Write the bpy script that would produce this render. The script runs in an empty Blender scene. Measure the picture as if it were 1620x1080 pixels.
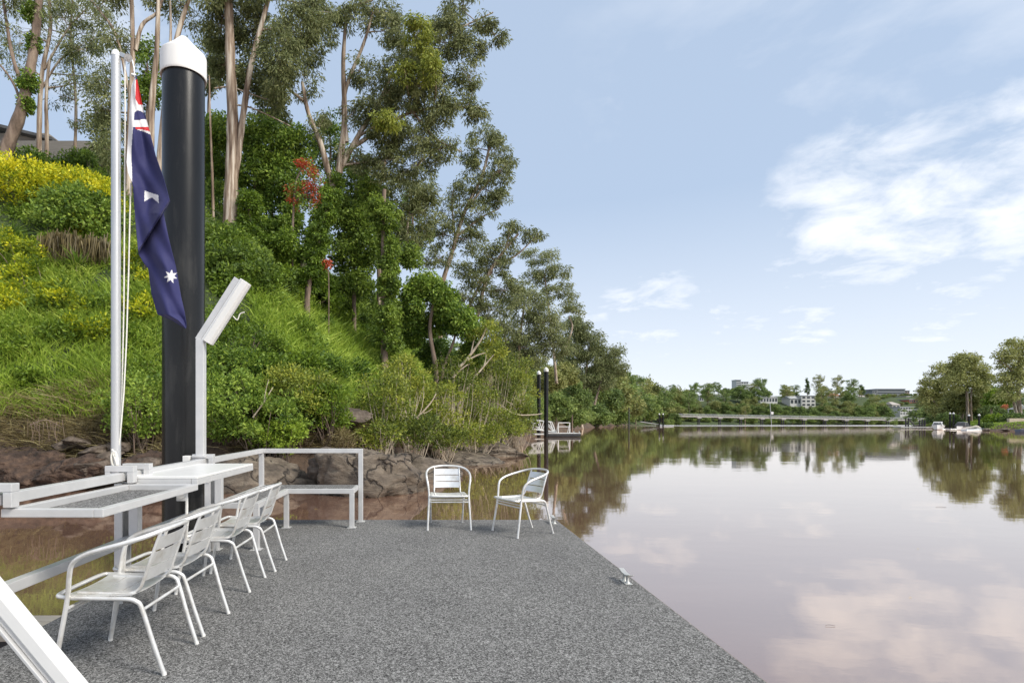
import bpy, bmesh, math, random
import numpy as np
from mathutils import Vector, Matrix, noise as mnoise
random.seed(7); rng = np.random.default_rng(11)
R = math.radians
scene = bpy.context.scene
C = scene.collection

# ------------------------------------------------------------------ camera
F = 900.0; H = 1.35; WZ = -0.45            # focal length in photo pixels, eye height over the deck, water level
cam_d = bpy.data.cameras.new('camera'); cam = bpy.data.objects.new('camera', cam_d); C.objects.link(cam)
cam_d.sensor_width = 36; cam_d.lens = 20; cam_d.shift_x = 130/1620; cam_d.shift_y = 128/1620
cam_d.clip_start = 0.05; cam_d.clip_end = 9000
cam.location = (0, 0, H); cam.rotation_euler = (R(90), 0, 0)
scene.camera = cam
# ------------------------------------------------------------------ world and sun
SUN_EL, SUN_AZ = 42, 124                    # azimuth clockwise from +Y
w = bpy.data.worlds.new('World'); scene.world = w; w.use_nodes = True
nt = w.node_tree; N = nt.nodes; L = nt.links; N.clear()
def nd(t, **k):
    n = N.new(t)
    for a, b in k.items(): setattr(n, a, b)
    return n
sky = nd('ShaderNodeTexSky', sky_type='NISHITA', sun_disc=False, sun_elevation=R(SUN_EL), sun_rotation=R(SUN_AZ), air_density=1.0, dust_density=0.6, ozone_density=1.6)
bg1 = nd('ShaderNodeBackground'); bg1.inputs[1].default_value = 0.13
bg2 = nd('ShaderNodeBackground'); bg2.inputs[0].default_value = (0.95, 0.96, 0.985, 1); bg2.inputs[1].default_value = 0.93
mixs = nd('ShaderNodeMixShader'); out = nd('ShaderNodeOutputWorld')
tc = nd('ShaderNodeTexCoord'); sep = nd('ShaderNodeSeparateXYZ'); L.new(tc.outputs['Generated'], sep.inputs[0])
def mth(op, a, b=None, clamp=False):
    n = nd('ShaderNodeMath', operation=op, use_clamp=clamp)
    for i, v in enumerate((a, b)):
        if v is None: continue
        if hasattr(v, 'links'): L.new(v, n.inputs[i])
        else: n.inputs[i].default_value = v
    return n.outputs[0]
zz = mth('MAXIMUM', sep.outputs[2], 0.0)
den = mth('ADD', zz, 0.22)
cx = mth('DIVIDE', sep.outputs[0], den); cy = mth('DIVIDE', sep.outputs[1], den)
comb = nd('ShaderNodeCombineXYZ'); L.new(cx, comb.inputs[0]); L.new(cy, comb.inputs[1]); comb.inputs[2].default_value = 8.3
n1 = nd('ShaderNodeTexNoise'); n1.inputs['Scale'].default_value = 1.7; n1.inputs['Detail'].default_value = 9; n1.inputs['Roughness'].default_value = 0.58; n1.inputs['Distortion'].default_value = 0.35
L.new(comb.outputs[0], n1.inputs['Vector'])
rmp = nd('ShaderNodeValToRGB'); rmp.color_ramp.elements[0].position = 0.47; rmp.color_ramp.elements[1].position = 0.72
rmp.color_ramp.elements[0].color = (0, 0, 0, 1); rmp.color_ramp.elements[1].color = (1, 1, 1, 1); L.new(n1.outputs[0], rmp.inputs[0])
hz = mth('SUBTRACT', 1.0, mth('MULTIPLY', zz, 2.3), True)            # pale air low over the horizon
hz = mth('POWER', hz, 1.35)
band = mth('MULTIPLY', hz, 0.72)
side = nd('ShaderNodeMapRange'); side.inputs[1].default_value = 0.1; side.inputs[2].default_value = 0.55; side.inputs[3].default_value = 0.12; side.inputs[4].default_value = 1.0; L.new(sep.outputs[0], side.inputs[0])
cl = mth('MULTIPLY', mth('MULTIPLY', rmp.outputs[0], 0.8), side.outputs[0])
up = mth('MULTIPLY', mth('SUBTRACT', zz, 0.56, True), 2.2, True)      # overcast overhead
n2 = nd('ShaderNodeTexNoise'); n2.inputs['Scale'].default_value = 5.0; n2.inputs['Detail'].default_value = 8; n2.inputs['Roughness'].default_value = 0.6; n2.inputs['Distortion'].default_value = 0.25
L.new(comb.outputs[0], n2.inputs['Vector'])
nrm = nd('ShaderNodeVectorMath', operation='NORMALIZE'); L.new(tc.outputs['Generated'], nrm.inputs[0])
acc = None
for (dx, dz, rad, amp) in ((0.80, 0.385, 11, 1.0), (1.02, 0.44, 10, 1.0), (0.92, 0.20, 9, .85), (0.60, 0.175, 10, .9), (0.36, 0.15, 11, .9), (1.25, 0.30, 13, .7), (0.75, 0.09, 9, .8), (0.15, 0.14, 9, .6), (-0.65, 0.75, 14, .7), (0.25, 0.55, 9, .35)):
    v = Vector((dx, 1, dz)).normalized(); dt = nd('ShaderNodeVectorMath', operation='DOT_PRODUCT'); L.new(nrm.outputs[0], dt.inputs[0]); dt.inputs[1].default_value = v
    mr_ = nd('ShaderNodeMapRange', interpolation_type='SMOOTHSTEP'); mr_.inputs[1].default_value = math.cos(R(rad)); mr_.inputs[2].default_value = math.cos(R(rad*.15)); mr_.inputs[4].default_value = amp; L.new(dt.outputs['Value'], mr_.inputs[0])
    acc = mr_.outputs[0] if acc is None else mth('MAXIMUM', acc, mr_.outputs[0])
r2 = nd('ShaderNodeMapRange', interpolation_type='SMOOTHSTEP'); L.new(mth('ADD', n2.outputs[0], mth('MULTIPLY', acc, 0.24)), r2.inputs[0]); r2.inputs[1].default_value = 0.47; r2.inputs[2].default_value = 1.0
cl = mth('MAXIMUM', mth('MULTIPLY', cl, 0.55), mth('MULTIPLY', r2.outputs[0], mth('MULTIPLY', acc, 0.9, True)))
fac = mth('MAXIMUM', mth('MAXIMUM', band, cl), mth('MINIMUM', up, 0.8))
fac = mth('MAXIMUM', fac, 0.08)
veil = nd('ShaderNodeMix', data_type='RGBA'); veil.inputs[0].default_value = 0.82; veil.inputs[7].default_value = (2.75, 3.55, 4.75, 1); L.new(sky.outputs[0], veil.inputs[6]); L.new(veil.outputs[2], bg1.inputs[0]); L.new(fac, mixs.inputs[0]); L.new(bg1.outputs[0], mixs.inputs[1]); L.new(bg2.outputs[0], mixs.inputs[2]); L.new(mixs.outputs[0], out.inputs[0])
sd = bpy.data.lights.new('sun', 'SUN'); sun = bpy.data.objects.new('sun', sd); C.objects.link(sun)
sd.energy = 3.3; sd.angle = R(20); sd.color = (1.0, 0.94, 0.84)
_d = Vector((math.sin(R(SUN_AZ))*math.cos(R(SUN_EL)), math.cos(R(SUN_AZ))*math.cos(R(SUN_EL)), math.sin(R(SUN_EL))))
sun.rotation_euler = _d.to_track_quat('Z', 'Y').to_euler()
vs = scene.view_settings; vs.view_transform = 'Standard'; vs.look = 'None'; vs.gamma = 1; vs.exposure = 0.42
scene.cycles.max_bounces = 6; scene.cycles.transparent_max_bounces = 4

# ------------------------------------------------------------------ helpers
def P(px, py, Y): return Vector(((px-680)*Y/F, Y, H-(py-668)*Y/F))
MATS = {}
def mat(name, build):
    if name not in MATS:
        m = bpy.data.materials.new(name); m.use_nodes = True
        build(m, m.node_tree, m.node_tree.nodes['Principled BSDF']); MATS[name] = m
    return MATS[name]
def setp(b, **k):
    for a, v in k.items():
        s = b.inputs[a.replace('_', ' ')]
        s.default_value = (*v, 1) if isinstance(v, tuple) and len(v) == 3 else v
def noisemat(name, cols, scale, rough=0.7, detail=6, bump=0.0, bscale=None, stretch=(1,1,1), metallic=0.0, pos=None, dist=0.0, rrough=0.6, bdist=0.02):
    def b(m, t, p):
        setp(p, Roughness=rough, Metallic=metallic)
        co = t.nodes.new('ShaderNodeTexCoord'); mp = t.nodes.new('ShaderNodeMapping'); mp.inputs['Scale'].default_value = stretch
        t.links.new(co.outputs['Object'], mp.inputs[0])
        nz = t.nodes.new('ShaderNodeTexNoise'); nz.inputs['Scale'].default_value = scale; nz.inputs['Detail'].default_value = detail; nz.inputs['Roughness'].default_value = rrough; nz.inputs['Distortion'].default_value = dist
        t.links.new(mp.outputs[0], nz.inputs['Vector'])
        cr = t.nodes.new('ShaderNodeValToRGB'); e = cr.color_ramp.elements
        ps = pos or [0.3+0.4*i/(len(cols)-1) for i in range(len(cols))]
        e[0].position = ps[0]; e[0].color = (*cols[0], 1); e[1].position = ps[-1]; e[1].color = (*cols[-1], 1)
        for q in range(1, len(cols)-1):
            x = e.new(ps[q]); x.color = (*cols[q], 1)
        t.links.new(nz.outputs[0], cr.inputs[0]); t.links.new(cr.outputs[0], p.inputs['Base Color'])
        if bump:
            n2 = t.nodes.new('ShaderNodeTexNoise'); n2.inputs['Scale'].default_value = bscale or scale*3; n2.inputs['Detail'].default_value = 8
            t.links.new(mp.outputs[0], n2.inputs['Vector'])
            bp = t.nodes.new('ShaderNodeBump'); bp.inputs['Strength'].default_value = bump; bp.inputs['Distance'].default_value = bdist
            t.links.new(n2.outputs[0], bp.inputs['Height']); t.links.new(bp.outputs[0], p.inputs['Normal'])
    return mat(name, b)
def leafmat(name, cols, rough=0.5, trans=0.34, pos=None):
    def b(m, t, p):
        setp(p, Roughness=rough); p.inputs['Specular IOR Level'].default_value = 0.35
        at = t.nodes.new('ShaderNodeAttribute'); at.attribute_name = 'tone'
        cr = t.nodes.new('ShaderNodeValToRGB'); e = cr.color_ramp.elements
        ps = pos or [i/(len(cols)-1) for i in range(len(cols))]
        e[0].position = ps[0]; e[0].color = (*cols[0], 1); e[1].position = ps[-1]; e[1].color = (*cols[-1], 1)
        for q in range(1, len(cols)-1):
            x = e.new(ps[q]); x.color = (*cols[q], 1)
        t.links.new(at.outputs['Fac'], cr.inputs[0]); t.links.new(cr.outputs[0], p.inputs['Base Color'])
        tr = t.nodes.new('ShaderNodeBsdfTranslucent'); mx = t.nodes.new('ShaderNodeMixShader'); mx.inputs[0].default_value = trans
        t.links.new(cr.outputs[0], tr.inputs[0]); t.links.new(p.outputs[0], mx.inputs[1]); t.links.new(tr.outputs[0], mx.inputs[2])
        t.links.new(mx.outputs[0], t.nodes['Material Output'].inputs[0])
    return mat(name, b)

def catmull(pts, n=6):
    p = [Vector(q) for q in pts]; p = [p[0]*2-p[1]] + p + [p[-1]*2-p[-2]]; o = []
    for i in range(1, len(p)-2):
        for k in range(n):
            t = k/n; a, b, c, d = p[i-1], p[i], p[i+1], p[i+2]
            o.append(0.5*((2*b)+(c-a)*t+(2*a-5*b+4*c-d)*t*t+(3*b-a-3*c+d)*t**3))
    o.append(p[-2]); return o
class MB:
    def __init__(s): s.v = []; s.f = []; s.sm = []
    def add(s, vs, fs, smooth=False):
        o = len(s.v); s.v += [tuple(q) for q in vs]; s.f += [tuple(i+o for i in f) for f in fs]; s.sm += [smooth]*len(fs); return s
    def box(s, c, d, rot=None, taper=1.0):
        x, y, z = d[0]/2, d[1]/2, d[2]/2; vs = [Vector((a*x*(taper if e > 0 else 1), b*y*(taper if e > 0 else 1), e*z)) for e in (-1, 1) for b in (-1, 1) for a in (-1, 1)]
        if rot is not None: vs = [rot @ q for q in vs]
        c = Vector(c); vs = [q+c for q in vs]
        return s.add(vs, [(0,2,3,1),(4,5,7,6),(0,1,5,4),(2,6,7,3),(0,4,6,2),(1,3,7,5)])
    def bar(s, a, b, wd, ht, up=(0,0,1)):
        a = Vector(a); b = Vector(b); d = b-a; l = d.length; d.normalize(); up = Vector(up)
        if abs(d.dot(up)) > 0.98: up = Vector((0,1,0))
        x = d.cross(up).normalized(); z = x.cross(d)
        m = Matrix((x, d, z)).transposed()
        return s.box((a+b)/2, (wd, l, ht), m)
    def tube(s, pts, r, seg=8, cap=True):
        pts = [Vector(q) for q in pts]; n = len(pts)
        rs = r if isinstance(r, (list, tuple)) else [r]*n
        if len(rs) != n: rs = [rs[0]+(rs[-1]-rs[0])*i/(n-1) for i in range(n)]
        t0 = (pts[1]-pts[0]).normalized(); u = t0.orthogonal().normalized(); vs = []; fs = []
        for i, p in enumerate(pts):
            t = (pts[min(i+1, n-1)]-pts[max(i-1, 0)]).normalized()
            u = (u-t*u.dot(t))
            u = u.normalized() if u.length > 1e-6 else t.orthogonal().normalized()
            b = t.cross(u)
            for k in range(seg):
                a = 2*math.pi*k/seg; vs.append(p+(u*math.cos(a)+b*math.sin(a))*rs[i])
        for i in range(n-1):
            for k in range(seg):
                fs.append((i*seg+k, i*seg+(k+1) % seg, (i+1)*seg+(k+1) % seg, (i+1)*seg+k))
        s.add(vs, fs, True)
        if cap:
            s.add([vs[k] for k in range(seg)], [tuple(range(seg))[::-1]]); s.add([vs[(n-1)*seg+k] for k in range(seg)], [tuple(range(seg))])
        return s
    def lathe(s, prof, c=(0,0,0), seg=32):      # prof: (r,z)
        vs = []; fs = []
        for r, z in prof:
            for k in range(seg):
                a = 2*math.pi*k/seg; vs.append((c[0]+r*math.cos(a), c[1]+r*math.sin(a), c[2]+z))
        for i in range(len(prof)-1):
            for k in range(seg): fs.append((i*seg+k, i*seg+(k+1) % seg, (i+1)*seg+(k+1) % seg, (i+1)*seg+k))
        return s.add(vs, fs, True)
    def prism(s, poly, a, b, axis='y'):         # polygon of (u,v) extruded along an axis
        f = {'y': lambda u, v, t: (u, t, v), 'x': lambda u, v, t: (t, u, v), 'z': lambda u, v, t: (u, v, t)}[axis]
        n = len(poly); vs = [f(u, v, a) for u, v in poly]+[f(u, v, b) for u, v in poly]
        return s.add(vs, [tuple(range(n)), tuple(range(2*n-1, n-1, -1))]+[(i, i+n, (i+1) % n+n, (i+1) % n) for i in range(n)])
    def build(s, name, m, parent=None, bevel=0.0, origin=None):
        o = Vector(origin) if origin is not None else (Vector(parent.matrix_basis.translation) if False else Vector((0,0,0)))
        me = bpy.data.meshes.new(name); me.from_pydata([tuple(Vector(q)-o) for q in s.v], [], s.f); me.update()
        me.polygons.foreach_set('use_smooth', s.sm); 
        bm = bmesh.new(); bm.from_mesh(me); bmesh.ops.recalc_face_normals(bm, faces=bm.faces); bm.to_mesh(me); bm.free()
        me.materials.append(m); ob = bpy.data.objects.new(name, me); C.objects.link(ob)
        if parent: ob.parent = parent
        elif origin is not None: ob.location = o
        if bevel:
            bv = ob.modifiers.new('bevel', 'BEVEL'); bv.width = bevel; bv.segments = 2; bv.limit_method = 'ANGLE'; bv.angle_limit = R(50)
        return ob
def tag(o, label=None, cat=None, group=None, kind=None):
    for k, v in (('label', label), ('category', cat), ('group', group), ('kind', kind)):
        if v: o[k] = v
    return o
def empty(name, loc, rz=0, **k):
    o = bpy.data.objects.new(name, None); C.objects.link(o); o.location = loc; o.rotation_euler = (0, 0, rz); o.empty_display_size = 0.2
    tag(o, **k); return o
def copy_tree(o, parent=None):
    c = o.copy(); C.objects.link(c)
    if parent: c.parent = parent
    for ch in list(o.children): copy_tree(ch, c)
    return c
USED = set()
NEAR = [('lamp head',350,490),('thick pale gum trunk',365,370),('red flowers',485,290),('vine wrapped column',612,440),('small dark round bush',590,580),('lamp pole foot',325,660),('largest boulder',578,700),('dark hollow',700,560),('black pile',290,560),('pale leaning tree',735,575),('broad bright bush',490,470),('flagpole',183,560),('dry palm fronds',110,392),('brown earth bank',90,690),('flag tip',292,515),('leaning ivy trunk',20,200)]
FARM = [('bridge mast',1218,650),('pale tower block',1168,608),('long white house',1216,631),('white terrace house',1279,634),('dark pine',1277,606),('office block',1410,624),('white apartment house',1434,650),('red brick building',1445,637),('thin river post',995,655),('low grey dock',1035,668),('left bridge end',1080,655),('right bridge end',1462,662),('small distant pontoon',890,690),('white capped distant piles',860,600),('dark conical pine',1363,618),('small white gabled house',1110,630)]
def spot(desc, px, py, marks, join='near'):
    ms = sorted(marks, key=lambda m_: (m_[1]-px)**2+(m_[2]-py)**2)
    for far_ in (0, 1):
        for a in ms[:3]:
            dx, dy = px-a[1], py-a[2]; d = ('right of' if dx > 0 else 'left of') if abs(dx) > abs(dy) else ('below' if dy > 0 else 'above')
            for size in ('', 'small ', 'broad ', 'slightly taller ', 'rather low '):
                for b in ([None] if not far_ else [m_ for m_ in ms[:6] if m_ is not a]):
                    t = f"{size}{desc} {d} the {a[0]}"+(f", towards the {b[0]}" if b else '')
                    if len(t.split()) <= 16 and t not in USED: USED.add(t); return t
    return f"{desc} near the {ms[0][0]}"
def mesh_from(name, V, Fq, m, smooth=False, tone=None):
    me = bpy.data.meshes.new(name); nv = len(V); nf = len(Fq); k = Fq.shape[1]
    me.vertices.add(nv); me.vertices.foreach_set('co', V.astype(np.float32).ravel())
    me.loops.add(nf*k); me.loops.foreach_set('vertex_index', Fq.astype(np.int32).ravel())
    me.polygons.add(nf); me.polygons.foreach_set('loop_start', np.arange(0, nf*k, k, dtype=np.int32)); me.polygons.foreach_set('loop_total', np.full(nf, k, dtype=np.int32))
    me.polygons.foreach_set('use_smooth', np.full(nf, smooth))
    if tone is not None:
        at = me.attributes.new('tone', 'FLOAT', 'FACE'); at.data.foreach_set('value', np.clip(tone, 0, 1).astype(np.float32))
    me.materials.append(m); me.update(calc_edges=True); return me
def unit(a): return a/np.maximum(np.linalg.norm(a, axis=1, keepdims=True), 1e-9)
def leafmesh(name, Ce, D, Ln, Wd, tone, m):
    n = len(Ce); D = unit(D); S = unit(np.cross(D, rng.normal(size=(n, 3)))); Ln = np.broadcast_to(Ln, n)[:, None]; Wd = np.broadcast_to(Wd, n)[:, None]
    nn = np.cross(D, S); mid = Ce+D*Ln*0.45+nn*Ln*0.08
    V = np.stack([Ce, mid+S*Wd/2, Ce+D*Ln, mid-S*Wd/2], 1).reshape(-1, 3)
    Fq = np.arange(n*4).reshape(n, 4)
    return mesh_from(name, V, Fq, m, False, tone)
def blade_mesh(name, B, D, Ln, Wd, tone, m, bend=0.35):
    n = len(B); D = unit(D); Ln = Ln[:, None]; S = unit(np.cross(D, rng.normal(size=(n, 3))))*(np.broadcast_to(Wd, n)[:, None])/2
    hdir = rng.normal(size=(n, 3)); hdir[:, 2] = 0; hdir = unit(hdir)
    side = D*1.0; M1 = B+side*Ln*0.5+hdir*Ln*bend*0.25; T = B+side*Ln*(1-bend*0.35)+hdir*Ln*bend
    V = np.stack([B-S, B+S, M1+S*0.8, M1-S*0.8, T], 1).reshape(-1, 3); i = np.arange(n)[:, None]*5
    F1 = np.concatenate([i+np.array([[0, 1, 2, 3]]), i+np.array([[3, 2, 4, 4]])], 1).reshape(-1, 4)
    # tip as a narrow quad
    T2 = T+S*0.05; V = np.stack([B-S, B+S, M1+S*0.8, M1-S*0.8, T, T2], 1).reshape(-1, 3); i = np.arange(n)[:, None]*6
    F1 = np.concatenate([i+np.array([[0, 1, 2, 3]]), i+np.array([[3, 2, 5, 4]])], 1).reshape(-1, 4)
    return mesh_from(name, V, F1, m, False, np.repeat(tone, 2))
def link(name, me, parent=None):
    o = bpy.data.objects.new(name, me); C.objects.link(o)
    if parent: o.parent = parent
    return o

# ------------------------------------------------------------------ materials
M_ALU = noisemat('white_aluminium', [(0.55,0.55,0.55),(0.64,0.635,0.63)], 6, rough=0.38, metallic=0.35, bump=0.06, bscale=60, bdist=0.003)
M_CHAIR = noisemat('satin_aluminium', [(0.56,0.53,0.48),(0.74,0.735,0.72),(0.80,0.80,0.79)], 9, rough=0.32, metallic=0.45, bump=0.08, bscale=90, bdist=0.002)
M_WHITE = noisemat('white_paint', [(0.66,0.66,0.65),(0.70,0.695,0.68)], 8, rough=0.35, bump=0.03, bscale=40, bdist=0.002)
M_CAP = noisemat('white_plastic_cap', [(0.66,0.655,0.63),(0.76,0.755,0.74)], 5, rough=0.45, stretch=(1,1,0.2))
M_PILE = noisemat('black_pile_sleeve', [(0.004,0.004,0.004),(0.009,0.009,0.009),(0.04,0.039,0.036)], 5, rough=0.27, detail=8, stretch=(1,1,0.18), bump=0.25, bscale=7, bdist=0.01, pos=[0.3,0.55,0.78]); M_PILE.node_tree.nodes['Principled BSDF'].inputs['Specular IOR Level'].default_value = 0.36
M_DARK = noisemat('dark_plastic', [(0.02,0.02,0.022),(0.04,0.04,0.045)], 4, rough=0.5)
M_ROPE = noisemat('white_rope', [(0.6,0.58,0.52),(0.8,0.78,0.73)], 120, rough=0.9, bump=0.5, bscale=200, bdist=0.003)
M_TIMBER = noisemat('weathered_timber', [(0.42,0.36,0.28),(0.58,0.52,0.43)], 5, rough=0.85, stretch=(1,8,8), bump=0.2, bscale=20)
M_STEEL = noisemat('galvanised_steel', [(0.45,0.46,0.47),(0.62,0.63,0.64)], 14, rough=0.4, metallic=0.7)
M_CAST = noisemat('cast_alloy', [(0.42,0.42,0.40),(0.56,0.56,0.54)], 20, rough=0.4, metallic=0.4, bump=0.2, bscale=60, bdist=0.004)
def _carpet(m, t, p):
    setp(p, Roughness=1.0); p.inputs['Specular IOR Level'].default_value = 0.1
    co = t.nodes.new('ShaderNodeTexCoord')
    v = t.nodes.new('ShaderNodeTexVoronoi'); v.inputs['Scale'].default_value = 190
    v2 = t.nodes.new('ShaderNodeTexVoronoi'); v2.inputs['Scale'].default_value = 85
    b = t.nodes.new('ShaderNodeTexNoise'); b.inputs['Scale'].default_value = 1.3; b.inputs['Detail'].default_value = 6
    for q in (v, v2, b): t.links.new(co.outputs['Object'], q.inputs['Vector'])
    s1 = t.nodes.new('ShaderNodeSeparateColor'); t.links.new(v.outputs['Color'], s1.inputs[0])
    s2 = t.nodes.new('ShaderNodeSeparateColor'); t.links.new(v2.outputs['Color'], s2.inputs[0])
    mm = t.nodes.new('ShaderNodeMix'); mm.data_type = 'FLOAT'; mm.inputs[0].default_value = 0.36; t.links.new(s1.outputs[0], mm.inputs[2]); t.links.new(s2.outputs[1], mm.inputs[3])
    cr = t.nodes.new('ShaderNodeValToRGB'); e = cr.color_ramp.elements
    e[0].position = 0.08; e[0].color = (0.026,0.026,0.026,1); e[1].position = 0.92; e[1].color = (0.37,0.368,0.36,1)
    x = e.new(0.5); x.color = (0.132,0.131,0.128,1)
    t.links.new(mm.outputs[0], cr.inputs[0])
    mx = t.nodes.new('ShaderNodeMix'); mx.data_type = 'RGBA'; mx.blend_type = 'MULTIPLY'; mx.inputs[0].default_value = 1
    c2 = t.nodes.new('ShaderNodeValToRGB'); c2.color_ramp.elements[0].position = 0.3; c2.color_ramp.elements[0].color = (0.84,0.84,0.85,1); c2.color_ramp.elements[1].position = 0.7
    t.links.new(b.outputs[0], c2.inputs[0]); t.links.new(cr.outputs[0], mx.inputs[6]); t.links.new(c2.outputs[0], mx.inputs[7]); t.links.new(mx.outputs[2], p.inputs['Base Color'])
    bp = t.nodes.new('ShaderNodeBump'); bp.inputs['Strength'].default_value = 0.3; bp.inputs['Distance'].default_value = 0.002
    t.links.new(mm.outputs[0], bp.inputs['Height']); t.links.new(bp.outputs[0], p.inputs['Normal'])
M_CARPET = mat('marine_carpet', _carpet)
GUM = [(0.075,0.095,0.035),(0.19,0.22,0.085),(0.36,0.38,0.17)]
M_GUM = leafmat('gum_leaves', GUM)
M_GUML = leafmat('sunlit_gum_leaves', [(0.09,0.12,0.02),(0.24,0.29,0.045),(0.45,0.47,0.09)])  # lighter copy of the gum leaves, sunlight painted into the colour
M_GREEN = leafmat('green_leaves', [(0.046, 0.094, 0.015), (0.154, 0.246, 0.035), (0.356, 0.466, 0.072)])
M_BRIGHT = leafmat('bright_green_leaves', [(0.054, 0.101, 0.012), (0.157, 0.246, 0.025), (0.301, 0.402, 0.045)])
M_YEL = leafmat('golden_hedge_leaves', [(0.089, 0.15, 0.012), (0.383, 0.436, 0.018), (0.765, 0.689, 0.03)])
M_MANG = leafmat('shore_shrub_leaves', [(0.062, 0.092, 0.017), (0.215, 0.267, 0.039), (0.43, 0.442, 0.066)])
M_DARKG = leafmat('dark_green_leaves', [(0.04, 0.077, 0.014), (0.13, 0.202, 0.03), (0.301, 0.402, 0.06)])
M_GRASS = leafmat('long_grass', [(0.126, 0.202, 0.022), (0.28, 0.403, 0.048), (0.504, 0.591, 0.109)])
M_DRY = leafmat('dry_grass', [(0.094, 0.074, 0.032), (0.243, 0.195, 0.09), (0.431, 0.38, 0.189)])
M_RED = leafmat('red_flowers', [(0.36,0.05,0.02),(0.55,0.12,0.05)])
M_FAR = leafmat('distant_leaves', [(0.102, 0.121, 0.038), (0.246, 0.27, 0.084), (0.435, 0.432, 0.156)])
M_PAPER = leafmat('paperbark_leaves', [(0.12,0.14,0.04),(0.30,0.32,0.10),(0.50,0.50,0.20)])
M_FARD = leafmat('distant_dark_leaves', [(0.06, 0.098, 0.031), (0.162, 0.232, 0.065), (0.323, 0.405, 0.111)])
M_GUMBARK = noisemat('smooth_gum_bark', [(0.09,0.055,0.036),(0.26,0.195,0.14),(0.50,0.44,0.36)], 3.6, rough=0.8, stretch=(1.6,1.6,0.12), bump=0.5, bscale=6, detail=9, pos=[0.36,0.5,0.62])
M_BARK = noisemat('rough_brown_bark', [(0.07,0.05,0.035),(0.18,0.13,0.10),(0.27,0.21,0.16)], 4, rough=0.9, stretch=(1,1,0.25), bump=0.6, bscale=10)
M_TWIG = noisemat('pale_bare_wood', [(0.35,0.28,0.20),(0.58,0.50,0.40)], 5, rough=0.85)
def _rock(m, t, p):
    setp(p, Roughness=0.72)
    ge = t.nodes.new('ShaderNodeNewGeometry'); nz = t.nodes.new('ShaderNodeTexNoise'); nz.inputs['Scale'].default_value = 1.7; nz.inputs['Detail'].default_value = 12; nz.inputs['Roughness'].default_value = .68
    wv = t.nodes.new('ShaderNodeMapping'); wv.inputs['Rotation'].default_value = (0.5, 0.7, 0.2); wv.inputs['Scale'].default_value = (1, 1, 2.6); t.links.new(ge.outputs['Position'], wv.inputs[0])
    t.links.new(wv.outputs[0], nz.inputs['Vector'])
    ns = t.nodes.new('ShaderNodeTexNoise'); ns.inputs['Scale'].default_value = 1.2; ns.inputs['Detail'].default_value = 5; t.links.new(ge.outputs['Position'], ns.inputs['Vector'])
    ad = t.nodes.new('ShaderNodeVectorMath'); ad.operation = 'MULTIPLY_ADD'; ad.inputs[1].default_value = (1.1, 1.1, 1.1); t.links.new(ns.outputs['Color'], ad.inputs[0]); t.links.new(ge.outputs['Position'], ad.inputs[2])
    vo = t.nodes.new('ShaderNodeTexVoronoi'); vo.feature = 'DISTANCE_TO_EDGE'; vo.inputs['Scale'].default_value = .95; t.links.new(ad.outputs[0], vo.inputs['Vector'])
    ck = t.nodes.new('ShaderNodeMapRange'); ck.inputs[1].default_value = 0.0; ck.inputs[2].default_value = 0.035; t.links.new(vo.outputs['Distance'], ck.inputs[0])
    cr = t.nodes.new('ShaderNodeValToRGB'); e = cr.color_ramp.elements; e[0].position = .33; e[0].color = (.040,.029,.021,1); e[1].position = .68; e[1].color = (.23,.19,.145,1); x = e.new(.5); x.color = (.115,.090,.066,1)
    t.links.new(nz.outputs[0], cr.inputs[0])
    mx = t.nodes.new('ShaderNodeMix'); mx.data_type = 'RGBA'; mx.inputs[6].default_value = (.022,.016,.012,1); t.links.new(ck.outputs[0], mx.inputs[0]); t.links.new(cr.outputs[0], mx.inputs[7]); t.links.new(mx.outputs[2], p.inputs['Base Color'])
    mm = t.nodes.new('ShaderNodeMath'); mm.operation = 'MULTIPLY_ADD'; mm.inputs[1].default_value = .35; t.links.new(ck.outputs[0], mm.inputs[0]); t.links.new(nz.outputs[0], mm.inputs[2])
    bp = t.nodes.new('ShaderNodeBump'); bp.inputs['Strength'].default_value = 1; bp.inputs['Distance'].default_value = .14; t.links.new(mm.outputs[0], bp.inputs['Height']); t.links.new(bp.outputs[0], p.inputs['Normal'])
M_ROCK = mat('mud_coated_rock', _rock)
M_SLATE = noisemat('brown_slate', [(0.025,0.019,0.014),(0.075,0.056,0.042),(0.15,0.12,0.095)], 4, rough=0.8, bump=0.5, bscale=9)

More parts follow.
